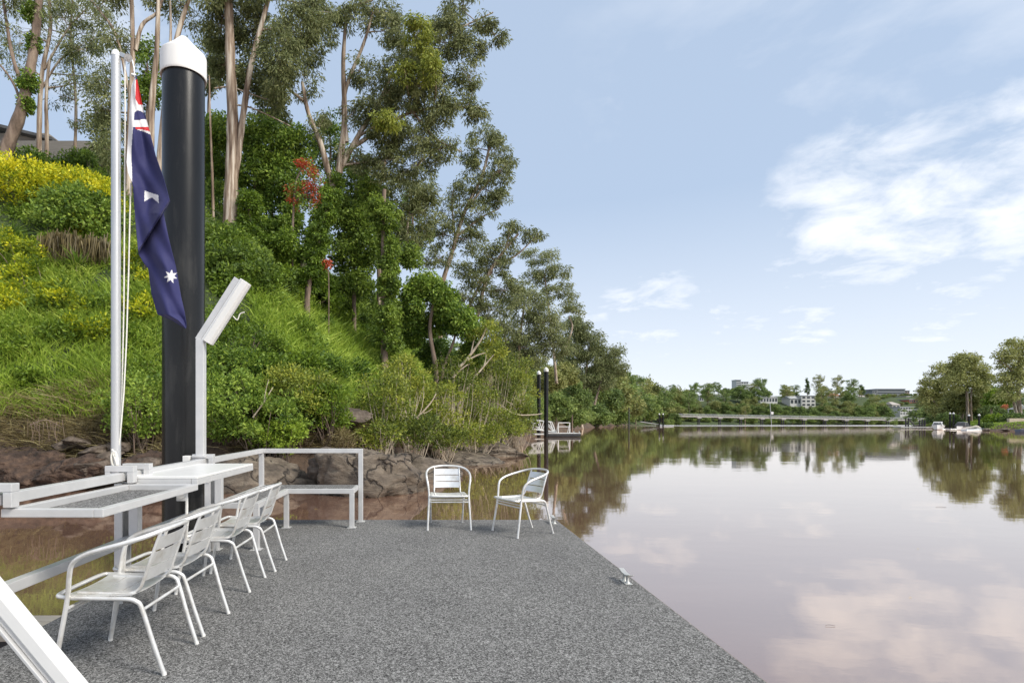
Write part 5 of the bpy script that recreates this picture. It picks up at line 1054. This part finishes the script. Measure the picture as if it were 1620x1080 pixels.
for i in range(44):
    t_ = i/43; seg = [(12,76),(15,84),(25,112),(42,160),(68,230),(105,310)]; u = (t_**.8)*4.999; j = int(u); a, b = np.array(seg[j]), np.array(seg[j+1]); qq = a+(b-a)*(u-j); nrm = np.array((-(b-a)[1], (b-a)[0])); nrm = nrm/np.linalg.norm(nrm); qq = qq+nrm*(1.6+random.uniform(0, 1.2))
    px_ = 680+qq[0]*F/qq[1]; o = place(PR[4], px_, 0, qq[1], random.uniform(.26, .4)*(1 if qq[1] < 160 else 1.5), 'low waterside bush', GLB, 1.25); o.name = 'bank_bush'; o['category'] = 'shrub'
pine = proto_tree('pine_tree', 16, 6, 2, 60, M_FARD, (.6,.3), 50, M_BARK, cone=True, tone=.3, crad=(.5,.9))
pine.location = (w(1277, 0, 540).x, 540, ground(w(1277, 0, 540).x, 540)); pine.scale = (1,1,1.2); tag(pine, 'tall dark pine on the skyline above the white houses', 'tree')
pq = copy_tree(pine); pq.location = (w(1363, 0, 560).x, 560, ground(w(1363, 0, 560).x, 560)); pq.scale = (1.3,1.3,.75); pq['label'] = 'small dark conical pine left of the office block'
for o in PR:      # prototypes become real trees of their own
    pass
for o, (px_, Y_, s_, lb) in zip(PR, ((1068,405,.9,'green tree on the point where the footbridge meets the left bank'),(1076,425,1.1,'olive tree just behind the left end of the footbridge'),(1245,500,1.0,'gum tree between the white long house and the white terrace houses'),(1145,480,1.0,'gum tree between two broad crowns left of the pale tower block'),(1058,398,.8,'low green tree on the point before the footbridge'))):
    q = w(px_, 668, Y_); o.location = (q.x, Y_, ground(q.x, Y_)-.3); o.scale = (s_,)*3; tag(o, lb, 'tree')

# ------------------------------------------------------------------ buildings on the far hill
M_GLASS = noisemat('dark_window_glass', [(.03,.035,.04),(.07,.08,.09)], .8, rough=.12)
def wallm(n, c): return noisemat(n, [tuple(v*.88 for v in c), c], .5, rough=.8)
W_WHITE = wallm('white_render', (.58,.57,.55)); W_GREY = wallm('grey_cladding', (.22,.23,.24)); W_CREAM = wallm('cream_render', (.66,.60,.50)); W_BRICK = wallm('red_brick', (.42,.14,.08)); W_CONC = wallm('tower_concrete', (.5,.51,.52))
R_TILE = wallm('roof_tile', (.40,.36,.33)); R_IRON = wallm('pale_iron_roof', (.40,.41,.42)); R_RED = wallm('terracotta_roof', (.36,.16,.10))
def building(name, label, cat, x0, x1, yt, yb, Y, floors, nwin, wm, rm, roof='flat', depth=12, bands=False):
    a = w(x0, yb, Y); b = w(x1, yt, Y); wd = b.x-a.x; h = b.z-a.z; cx_ = (a.x+b.x)/2; gz = min(ground(cx_, Y), a.z)
    e = empty(name, (cx_, Y, a.z), label=label, cat=cat)
    MB().box((0, depth/2, (h+gz-a.z-3)/2), (wd, depth, h-(gz-a.z-3))).build('wall', wm, e)
    if roof == 'flat': MB().box((0, depth/2, h+.25), (wd+.8, depth+.8, .5)).build('roof', rm, e)
    elif roof == 'gable':
        rh = min(3.0, h*.4); MB().prism([(-.6, h), (depth+.6, h), (depth/2, h+rh)], -wd/2-.5, wd/2+.5, 'x').build('roof', rm, e)
    else:
        rh = min(2.6, h*.45); m = MB(); x = wd/2+.5; vs = [(-x,-.5,h),(x,-.5,h),(x,depth+.5,h),(-x,depth+.5,h),(-x*.45,depth/2,h+rh),(x*.45,depth/2,h+rh)]
        m.add(vs, [(0,1,5,4),(1,2,5),(2,3,4,5),(3,0,4),(3,2,1,0)]).build('roof', rm, e)
    fh = h/floors
    for f in range(floors):
        z = fh*(f+.55)
        if bands: MB().box((0, -.06, z), (wd*.94, .12, fh*.42)).build('window', M_GLASS, e); continue
        for i in range(nwin):
            x = -wd/2+wd*(i+.5)/nwin; fr = MB().box((x, -.05, z), (wd/nwin*.62+.2, .10, fh*.5+.2)).build('window', W_WHITE, e)
            MB().box((x, -.12, z), (wd/nwin*.62, .05, fh*.5)).build('pane', M_GLASS, fr)
    return e
building('white_house', 'long white house with pale roof among the trees on the far hill', 'house', 1203, 1230, 628, 638, 500, 1, 6, W_WHITE, R_IRON, 'hip', 14)
building('white_house', 'stepped white terrace house with balconies on the far hill right of the long white house', 'house', 1268, 1290, 626, 643, 492, 3, 3, W_WHITE, R_IRON, 'flat')
building('white_house', 'low white house with gabled roof left of the stepped white terrace', 'house', 1250, 1268, 630, 641, 494, 1, 3, W_WHITE, R_IRON, 'gable')
building('white_house', 'white three storey apartment house low on the far hill near the right trees', 'house', 1424, 1445, 644, 656, 455, 3, 5, W_WHITE, R_IRON, 'flat')
building('white_house', 'small white annex right beside the white apartment house', 'house', 1446, 1453, 648, 658, 455, 2, 2, W_WHITE, R_IRON, 'flat')
building('cream_house', 'cream house with tiled roof above the white apartment house', 'house', 1412, 1424, 640, 655, 470, 2, 2, W_CREAM, R_TILE, 'hip')
building('cream_house', 'wide cream house with tiled roof left of the office block', 'house', 1352, 1378, 629, 640, 560, 1, 4, W_CREAM, R_TILE, 'hip')
building('brick_house', 'red brick building right below the office block', 'building', 1438, 1452, 632, 643, 500, 2, 4, W_BRICK, R_IRON, 'flat')
building('office_block', 'dark grey banded office block on the skyline of the far hill', 'office building', 1387, 1432, 615.5, 632, 600, 4, 1, W_GREY, W_GREY, 'flat', 25, bands=True)
building('office_wing', 'brown end wing joined to the right of the banded office block', 'office building', 1432.6, 1439, 618, 632, 600, 3, 2, wallm('brown_cladding', (.25,.17,.13)), W_GREY, 'flat', 18)
building('office_wing', 'dark low wing joined to the left of the banded office block', 'office building', 1380, 1386.4, 618, 632, 600, 3, 2, W_GREY, W_GREY, 'flat', 18)
building('cream_house', 'pale cream house between office block and red brick building', 'house', 1434, 1440, 627, 640, 520, 2, 2, W_CREAM, R_IRON, 'flat')
building('tower_block', 'slim pale concrete tower block on the skyline at the left of the far hill', 'tower block', 1165, 1172, 601, 625, 640, 8, 1, W_CONC, W_CONC, 'flat', 10, bands=True)
building('tower_wing', 'lower wing of pale flats beside the slim tower block', 'tower block', 1172.5, 1184, 604, 625, 641, 6, 3, W_CONC, W_CONC, 'flat', 12)
building('cream_house', 'house with brown roof on the crest right of the open crowned gum', 'house', 1316, 1332, 626, 638, 540, 1, 3, W_CREAM, R_RED, 'hip')
building('white_house', 'small white gabled house at the left end of the far hill', 'house', 1107, 1113, 626, 636, 500, 1, 2, W_WHITE, R_IRON, 'gable')
building('white_house', 'pale house between two gums at the left of the far hill', 'house', 1132, 1144, 625, 634, 520, 1, 3, W_WHITE, R_IRON, 'gable')

# ------------------------------------------------------------------ right bank
RY = 190
GR = 'big paperbark trees on the right bank'
make_tree('paperbark_tree', 'tall leafy tree with pale straight trunks in the middle of the right bank group', 'tree', GR, 178,
  [(6, [(1531,668),(1530,630),(1528,590)]), (4, [(1537,668),(1536,630),(1540,600)])],
  [(1528,572,18,14,34),(1545,580,16,14,30),(1515,580,16,12,28),(1535,600,24,16,44),(1555,600,14,14,22),(1512,605,20,16,36),(1555,625,14,14,20),(1530,565,14,8,14)], leafm=M_PAPER, leaf=(.7,.3), lpc=52, crad=(1.0,1.8), tone=.6, droop=.5)
make_tree('paperbark_tree', 'wide leaning tree with forked white trunk at the left of the right bank group', 'tree', GR, 192,
  [(4, [(1492,668),(1488,655),(1482,640),(1470,628)]), (3, [(1490,662),(1492,645),(1495,620)])],
  [(1490,590,20,16,38),(1475,610,18,16,34),(1495,610,20,16,34),(1470,630,14,14,22),(1480,645,14,12,18),(1500,630,18,16,26),(1505,585,16,14,24),(1462,618,8,8,8)], leafm=M_PAPER, leaf=(.7,.3), lpc=52, crad=(1.0,1.8), tone=.62, droop=.5)
make_tree('paperbark_tree', 'forked pale tree behind the moored boats on the right bank', 'tree', GR, 182,
  [(5, [(1523,668),(1516,655),(1508,645)]), (4, [(1521,668),(1524,650),(1522,630)])],
  [(1512,635,18,16,30),(1525,630,16,14,26),(1500,645,12,12,16),(1540,640,16,16,24)], leafm=M_FAR, leaf=(.75,.35), lpc=65, crad=(1.0,1.7), tone=.55, droop=.4)
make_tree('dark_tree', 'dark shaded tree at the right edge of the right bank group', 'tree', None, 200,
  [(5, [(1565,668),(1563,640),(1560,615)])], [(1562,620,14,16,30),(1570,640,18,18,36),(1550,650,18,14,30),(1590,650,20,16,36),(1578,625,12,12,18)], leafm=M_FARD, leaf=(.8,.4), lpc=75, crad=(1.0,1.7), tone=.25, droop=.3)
make_tree('gum_tree', 'gum tree with stout pale trunk at the right frame edge', 'tree', None, 146,
  [(9, [(1613,668),(1612,640),(1611,600),(1614,560)]), (5, [(1608,655),(1603,635),(1590,615)]), (4,[(1612,600),(1595,580),(1578,570)])],
  [(1612,545,20,12,26),(1590,560,16,10,18),(1600,575,18,14,26),(1620,590,22,20,40),(1600,605,16,14,22),(1590,595,14,8,10),(1640,560,24,24,36),(1640,620,24,24,30),(1590,625,16,10,14)], leafm=M_PAPER, leaf=(.6,.26), lpc=52, crad=(.8,1.5), tone=.62, droop=.6)
make_tree('broad_tree', 'bright green rounded tree before the dark wood on the right bank', 'tree', None, 168,
  [(3, [(1582,668),(1582,650),(1580,640)])], [(1580,628,16,12,40),(1572,638,12,10,22),(1590,640,12,10,20),(1592,625,12,8,14)], leafm=M_BRIGHT, leaf=(.6,.35), lpc=75, crad=(.8,1.4), tone=.5, droop=.2, bark=M_BARK)
S('orange_shrub', 'orange flowering bush below the bright green tree on the right bank', 1589, 643, .55, .8, 7, leafmat('orange_flowers', [(.5,.16,.08),(.7,.30,.16)]), (.4,.22), 30, Y=160, crad=(.35,.6))
# palm
pb = w(1568, 668, 160); e = empty('palm_tree', (pb.x, 160, ground(pb.x, 160)), label='slim palm with drooping fronds on the right bank lawn', cat='tree')
hz_ = w(1568, 642, 160).z-e.location.z; MB().tube([(0,0,-.5),(.1,0,hz_)], [.28,.2], 8).build('trunk', M_GUMBARK, e)
n = 700; a_ = rng.uniform(0, 6.28, n); t_ = rng.uniform(0, 1, n); fa_ = np.round(a_/(.52))*.52; r_ = t_*2.8
B = np.stack([np.cos(fa_)*r_+.1, np.sin(fa_)*r_, hz_+1.2*t_-2.6*t_**2], 1); D = rng.normal(size=(n, 3))*.6; D[:, 2] -= .9
link('crown', leafmesh('crown', B, D, .9, .16, rng.normal(.4, .2, n), M_FARD), e)
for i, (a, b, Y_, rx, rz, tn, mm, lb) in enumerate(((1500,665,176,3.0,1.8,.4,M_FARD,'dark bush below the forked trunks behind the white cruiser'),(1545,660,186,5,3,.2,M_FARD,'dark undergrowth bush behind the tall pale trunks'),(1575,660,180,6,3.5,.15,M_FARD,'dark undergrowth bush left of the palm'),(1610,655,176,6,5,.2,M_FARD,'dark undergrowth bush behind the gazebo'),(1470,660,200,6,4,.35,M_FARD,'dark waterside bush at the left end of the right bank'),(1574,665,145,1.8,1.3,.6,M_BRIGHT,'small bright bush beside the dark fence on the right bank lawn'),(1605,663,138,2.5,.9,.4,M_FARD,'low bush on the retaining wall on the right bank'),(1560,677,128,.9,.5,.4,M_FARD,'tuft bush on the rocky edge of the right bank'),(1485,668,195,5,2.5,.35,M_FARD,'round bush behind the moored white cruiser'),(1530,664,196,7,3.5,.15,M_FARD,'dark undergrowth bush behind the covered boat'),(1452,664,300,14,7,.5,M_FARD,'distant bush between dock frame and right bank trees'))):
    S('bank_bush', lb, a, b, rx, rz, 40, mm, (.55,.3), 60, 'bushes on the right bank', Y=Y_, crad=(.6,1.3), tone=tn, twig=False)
# gazebo, wall, fence
e = empty('gazebo', (w(1616, 660, 150).x, 150, ground(w(1616,660,150).x, 150)), label='small white gazebo with grey hipped roof at the right frame edge', cat='gazebo')
x = 2.0; m = MB(); m.add([(-x,-x,2.9),(x,-x,2.9),(x,x,2.9),(-x,x,2.9),(0,0,4.3)], [(0,1,4),(1,2,4),(2,3,4),(3,0,4),(3,2,1,0)]); m.build('roof', R_IRON, e)
for a in (-1.7, 1.7):
    for b in (-1.7, 1.7): MB().bar((a,b,-.5), (a,b,2.9), .18, .18).build('post', M_WHITE, e)
MB().box((0,-1.7,.55), (3.2,.08,.9)).build('balustrade', M_WHITE, e)
e = empty('retaining_wall', (w(1612, 668, 132).x, 132, ground(w(1612,668,132).x, 132)), label='low sandstone retaining wall on the lawn at the right frame edge', cat='wall')
MB().box((2,0,.3), (9,.6,1.2)).build('stone', noisemat('sandstone', [(.42,.34,.25),(.62,.52,.40)], 2.5), e)
e = empty('fence', (w(1590, 668, 150).x, 150, ground(w(1590,668,150).x, 150)), label='dark pool fence on the right bank lawn between bush and gazebo', cat='fence')
m = MB()
for i in range(40): m.bar((-4.2+i*.21,0,-.2), (-4.2+i*.21,0,1.7), .03, .03)
m.bar((-4.3,0,1.7), (4.1,0,1.7), .06, .06); m.bar((-4.3,0,.3), (4.1,0,.3), .06, .06); m.build('railing', M_DARK, e)
# lawn and stones on the right bank
xs = rng.uniform(112, 190, 90000); ys = rng.uniform(100, 190, 90000); d = sdist(xs, ys); kq = (d > 1.2) & (d < 26); xs, ys = xs[kq], ys[kq]; n = len(xs)
D = rng.normal(size=(n, 3))*.4; D[:, 2] = 1
stuff('lawn_grass', blade_mesh('lawn_grass', np.stack([xs, ys, hgt(xs, ys)-.03], 1), D, rng.uniform(.15, .4, n), .16, np.clip(rng.normal(.45, .2, n), 0, 1), M_GRASS, .4))
for i, (x, y, s) in enumerate(((122.5,125,.7),(122.5,121,.8),(122.5,117,.9),(125,113.5,1.0),(129,110.5,2.0),(135,107.6,2.0),(142,105,2.2),(124,129,.7),(128.5,134,.6),(133,140,.6))):
    px_ = 680+x*F/y; rock('edge_rock', px_, 668-(WZ+.3-H)*F/y, s*2*F/y, s*.75*F/y, 'grey edge rock on the right bank waterline, '+['behind the farthest right pile','right of the farthest right pile','at the corner of the lawn','nearest the small dinghy','right of the dinghy','at the right frame edge','beyond the right frame edge','left of the farthest right pile','behind the low watercraft','behind the covered boat'][i], 'edge rocks of the right bank', None, .7, 70+i, Y=y, sink=0)
# piles, dock frame and boats at the right bank
for i, (px_, py_, Y_) in enumerate(((1503,652,146),(1508.5,652,143),(1533,655,136),(1549,654.5,128))):
    q = w(px_, 668, Y_); pile(q.x, Y_, w(px_, py_, Y_).z, .2, ['left of the close pair of white capped piles between cruiser and covered boat','right of the close pair of white capped piles between cruiser and covered boat','white capped pile just right of the covered boat','white capped pile farthest right, by the rocky edge of the right bank'][i], 'white capped piles at the right bank moorings', 14)
e = empty('dock_frame', (w(1446, 668, 172).x, 172, WZ), label='dark timber dock frame with diagonal brace left of the white cruiser', cat='dock')
def dl(px, py): q = w(px, py, 172); return Vector((q.x-e.location.x, 0, q.z-WZ))
for px_, py_ in ((1433,661),(1437,661),(1455,664),(1459,663),(1463,664)):
    q = dl(px_, py_); MB().tube([(q.x,0,-2), (q.x,0,q.z)], .2, 10).build('post', M_DARK, e)
MB().bar(dl(1437,662), dl(1450,677), .25, .25, (0,1,0)).build('brace', M_DARK, e)
MB().box((dl(1448,0).x, 1, .35), (9.5, 3.0, .3)).build('deck', M_STEEL, e)
m = MB(); m.bar(dl(1440,669)+Vector((0,1,0)), dl(1462,667)+Vector((0,1,0)), .08, .08); m.bar(dl(1440,672)+Vector((0,1,0)), dl(1462,671)+Vector((0,1,0)), .08, .08); m.build('railing', M_STEEL, e)
M_HULL = noisemat('white_gelcoat', [(.76,.76,.76),(.82,.82,.82)], 1, rough=.25)
def hull(L_, Wd, Hh, n=14):     # bow towards -Y
    m = MB(); vs = []; fs = []; seg = 9
    for i in range(n+1):
        t = i/n; y = -L_/2+L_*t; wd = Wd/2*(1-(1-t)**2.4*1.0) if t < 1 else Wd/2; wd = max(wd, .02); sh = Hh*(1.18-.22*t)
        for j in range(seg):
            a = -1+2*j/(seg-1); x = wd*math.copysign(abs(a)**.6, a); z = sh*(abs(a)**2.2)-.28*(1-abs(a))+ (.35*(1-t)**3 if abs(a) < .5 else 0)
            vs.append((x, y, z))
    for i in range(n):
        for j in range(seg-1): fs.append((i*seg+j, i*seg+j+1, (i+1)*seg+j+1, (i+1)*seg+j))
    fs.append(tuple(n*seg+j for j in range(seg)))
    for i in range(n): fs.append((i*seg, (i+1)*seg, (i+1)*seg+seg-1, i*seg+seg-1))
    return m.add(vs, fs, False)
q = w(1483.5, 679, 142); e = empty('motor_cruiser', (q.x, 142, WZ+.05), R(-44), label='white motor cruiser with cabin moored left of the white capped piles', cat='boat')
hull(6.5, 2.6, 1.0).build('hull', M_HULL, e)
m = MB(); m.add([(-1.0,-1.6,1.0),(1.0,-1.6,1.0),(1.1,2.0,1.0),(-1.1,2.0,1.0),(-.75,-.7,1.85),(.75,-.7,1.85),(.85,1.9,1.95),(-.85,1.9,1.95)], [(0,1,5,4),(1,2,6,5),(2,3,7,6),(3,0,4,7),(4,5,6,7),(3,2,1,0)]); m.build('cabin', M_HULL, e, bevel=.06)
m = MB(); m.add([(-.85,-1.55,1.12),(.85,-1.55,1.12),(.66,-.83,1.78),(-.66,-.83,1.78)], [(0,1,2,3)]); m.build('windscreen', M_GLASS, e)
for s in (1,-1):
    m = MB(); m.add([(s*1.07,-1.0,1.2),(s*1.1,1.6,1.2),(s*.93,1.6,1.75),(s*.86,-.5,1.72)], [(0,1,2,3)]); m.build('side_window', M_GLASS, e)
MB().tube(catmull([(-.9,-1.2,1.25),(-.5,-2.8,1.55),(0,-3.2,1.6),(.5,-2.8,1.55),(.9,-1.2,1.25)], 4), .03, 6).build('bow_rail', M_STEEL, e)
q = w(1521, 680, 136); e = empty('covered_boat', (q.x, 136, WZ+.05), R(-60), label='pale boat with dark canvas cover moored between white capped piles', cat='boat')
hull(5.5, 2.3, .75).build('hull', M_HULL, e)
m = MB(); m.add([(-1.1,-1.2,.8),(1.1,-1.2,.8),(1.15,2.4,.8),(-1.15,2.4,.8),(-.8,-.2,1.75),(.8,-.2,1.75),(.85,2.0,1.7),(-.85,2.0,1.7)], [(0,1,5,4),(1,2,6,5),(2,3,7,6),(3,0,4,7),(4,5,6,7),(3,2,1,0)]); m.build('canvas_cover', M_DARK, e, bevel=.12)
m = MB(); m.box((0,.9,1.8), (1.5,1.6,.08)); m.build('hardtop', M_HULL, e, bevel=.03)
MB().box((0,2.95,.45), (.4,.4,.9)).tube([(0,3,0),(0,3,-.4)], .1, 6).build('outboard_motor', M_DARK, e, bevel=.06)
q = w(1543, 681, 128); e = empty('jet_ski', (q.x, 128, WZ+.05), R(60), label='small white watercraft on a low float beside the farthest right pile', cat='watercraft')
hull(2.9, 1.1, .4).build('hull', M_HULL, e)
m = MB(); m.tube(catmull([(0,-.8,.42),(0,-.2,.85),(0,.4,.7),(0,1.2,.6)], 4), [.28,.16], 8).build('seat', W_CREAM, e); MB().tube([(-.35,-.35,.95),(.35,-.35,.95)], .03, 6).build('handlebar', M_DARK, e)
for i, (px_, py_, Y_, wd) in enumerate(((1496,678,143,2.2),(1545,682,126,4.2),(1514,680,139,3.0))):
    q = w(px_, py_, Y_); e = empty('float_dock', (q.x, Y_+.8, WZ), label=['tiny white floating dock between cruiser and pile pair','low white floating dock under the small watercraft','low grey floating dock behind the covered boat'][i], cat='floating dock')
    MB().box((0,0,.1), (wd,1.4,.3)).build('float', M_HULL if i < 2 else M_STEEL, e, bevel=.06); MB().tube([(-wd/2+.3,-.4,.25),(-wd/2+.3,-.4,.42)], .05, 8).build('cleat', M_STEEL, e)
q = w(1620, 684, 104); e = empty('dinghy', (q.x+.8, 104, WZ+.03), R(80), label='small dark inflatable dinghy at the right frame edge', cat='boat'); hull(3.4, 1.5, .5).build('hull', noisemat('grey_blue_tube', [(.06,.08,.12),(.1,.12,.17)], 2, rough=.5), e); MB().box((0,.3,.42), (1.1,.3,.06)).build('seat', M_HULL, e)
# ------------------------------------------------------------------ house on the left hill top
e = empty('hillside_house', (w(40, 230, 36).x, 38, w(40, 240, 36).z), label='grey roofed weatherboard house behind the trees at the upper left', cat='house')
def hl(px, py, dy=0): q = w(px, py, 36+dy); return (q.x-e.location.x, q.y-e.location.y, q.z-e.location.z)
M_WB = noisemat('weatherboard', [(.17,.15,.13),(.26,.24,.21)], 2, rough=.8, stretch=(.2,.2,12)); M_RF = noisemat('dark_grey_roof', [(.05,.05,.05),(.09,.09,.09)], 2, rough=.7)
a = hl(-120,250); b = hl(108,250); MB().box(((a[0]+b[0])/2, 4, .2), (b[0]-a[0], 7.5, 3.2)).build('wall', M_WB, e)
m = MB(); p0 = hl(-60,150); p1 = hl(38,195); p2 = hl(122,236); 
m.bar((p2[0],-.6,p2[2]), (p1[0]-.5,3,p1[2]+.3), 3.0, .12, (0,-.5,1)); m.add([(p2[0],-.4,p2[2]),(p2[0],8.2,p2[2]),(p1[0],5,p1[2]+.55),(p1[0],2.5,p1[2]+.55),(a[0],-.4,p2[2]),(a[0],8.2,p2[2]),(a[0],5,p1[2]+.55),(a[0],2.5,p1[2]+.55)], [(0,1,2,3),(0,3,7,4),(3,2,6,7),(2,1,5,6),(4,7,6,5),(0,4,5,1)]); m.build('roof', M_RF, e)
q0 = hl(-60,155); q1 = hl(16,190); MB().box(((a[0]+q1[0])/2, 4.6, q1[2]-.2), (q1[0]-a[0], 6, 2.4)).build('upper_wall', M_WB, e)
m = MB(); m.add([(a[0],.9,q1[2]+1.9),(q1[0]+.7,.9,q1[2]+.4),(q1[0]+.7,8.2,q1[2]+.4),(a[0],8.2,q1[2]+1.9),(a[0],.9,q1[2]+1.7),(q1[0]+.7,.9,q1[2]+.2),(q1[0]+.7,8.2,q1[2]+.2),(a[0],8.2,q1[2]+1.7)], [(0,1,2,3),(7,6,5,4),(0,4,5,1),(1,5,6,2),(2,6,7,3),(3,7,4,0)]); m.build('upper_roof', M_RF, e)
for px_, py_ in ((95,241),(62,240),(5,188)):
    c = hl(px_, py_, -.1); yy = .2 if py_ > 200 else 1.55
    f = MB().box((c[0], yy, c[2]), (.9, .1, 1.1)).build('window', M_WHITE, e); MB().box((c[0], yy-.07, c[2]), (.75, .05, .95)).build('pane', M_GLASS, f)
# floating leaves and twigs on the water
for i, (px_, py_, s, mm) in enumerate(((1313,990,.04,M_BARK),(1440,945,.012,None),(1452,868,.014,None),(500,805,.03,None),(470,800,.06,M_TWIG),(1488,802,.1,M_BARK),(778,728,.22,M_TWIG),(725,727,.3,M_TWIG))):
    Y_ = (H-WZ)*F/(py_-668); q = w(px_, 668, Y_); e = MB(); e.tube(catmull([(-s,0,0),(0,s*.25,.004),(s,-s*.2,0)], 4), .001+s*.015, 5)
    o = e.build('floating_twig' if mm else 'floating_leaf', mm or noisemat('yellow_leaf', [(.5,.38,.08),(.6,.45,.1)], 20)); o.location = (q.x, Y_, WZ+.006)
    tag(o, ['thin curved dark twig floating in the near right water','lower of two tiny yellow leaves floating at the right','upper of two tiny yellow leaves floating at the right','small pale leaf floating behind the bench legs','bent pale twig floating behind the bench legs','dark stick floating below the reflection of the right trees','pale twig drifting above the gap between the two far chairs','long pale twig drifting above the left far chair'][i], 'debris')

# drain pipe stub and exposed roots in the eroded bank
g = G(205, 634); e = empty('drain_pipe', g, label='short white drain pipe stub sticking out of the dry grass right of the flagpole', cat='pipe')
m = MB(); pts_ = [Vector((-.15,.35,.12)), Vector((.12,-.42,-.02))]; m.tube(pts_, .1, 18, cap=False); m.tube([pts_[1], pts_[1]-(pts_[1]-pts_[0]).normalized()*.08], .1, 18, cap=False); m.build('pipe', M_CAP, e)
m = MB(); m.tube([pts_[1]-(pts_[1]-pts_[0]).normalized()*.03, pts_[1]-(pts_[1]-pts_[0]).normalized()*.01], .09, 18); m.build('bore_shade', M_DARK, e)  # dark disc in the mouth stands for the shade inside the pipe
rt = [(1.8,[(48,672),(70,664),(84,668),(98,676)])]
for k_ in range(14):
    x_ = 44+k_*4.2; rt.append((0.6+(k_ % 3)*.3, [(x_, 662+(k_*7) % 9), (x_+3*math.sin(k_), 674+(k_*5) % 8), (x_+5*math.sin(k_*2), 690+(k_*11) % 14)]))
snag('tangle of bare roots hanging from the eroded bank at the far left', rt, 15.3, m=M_BARK, name='exposed_roots', cat='roots')
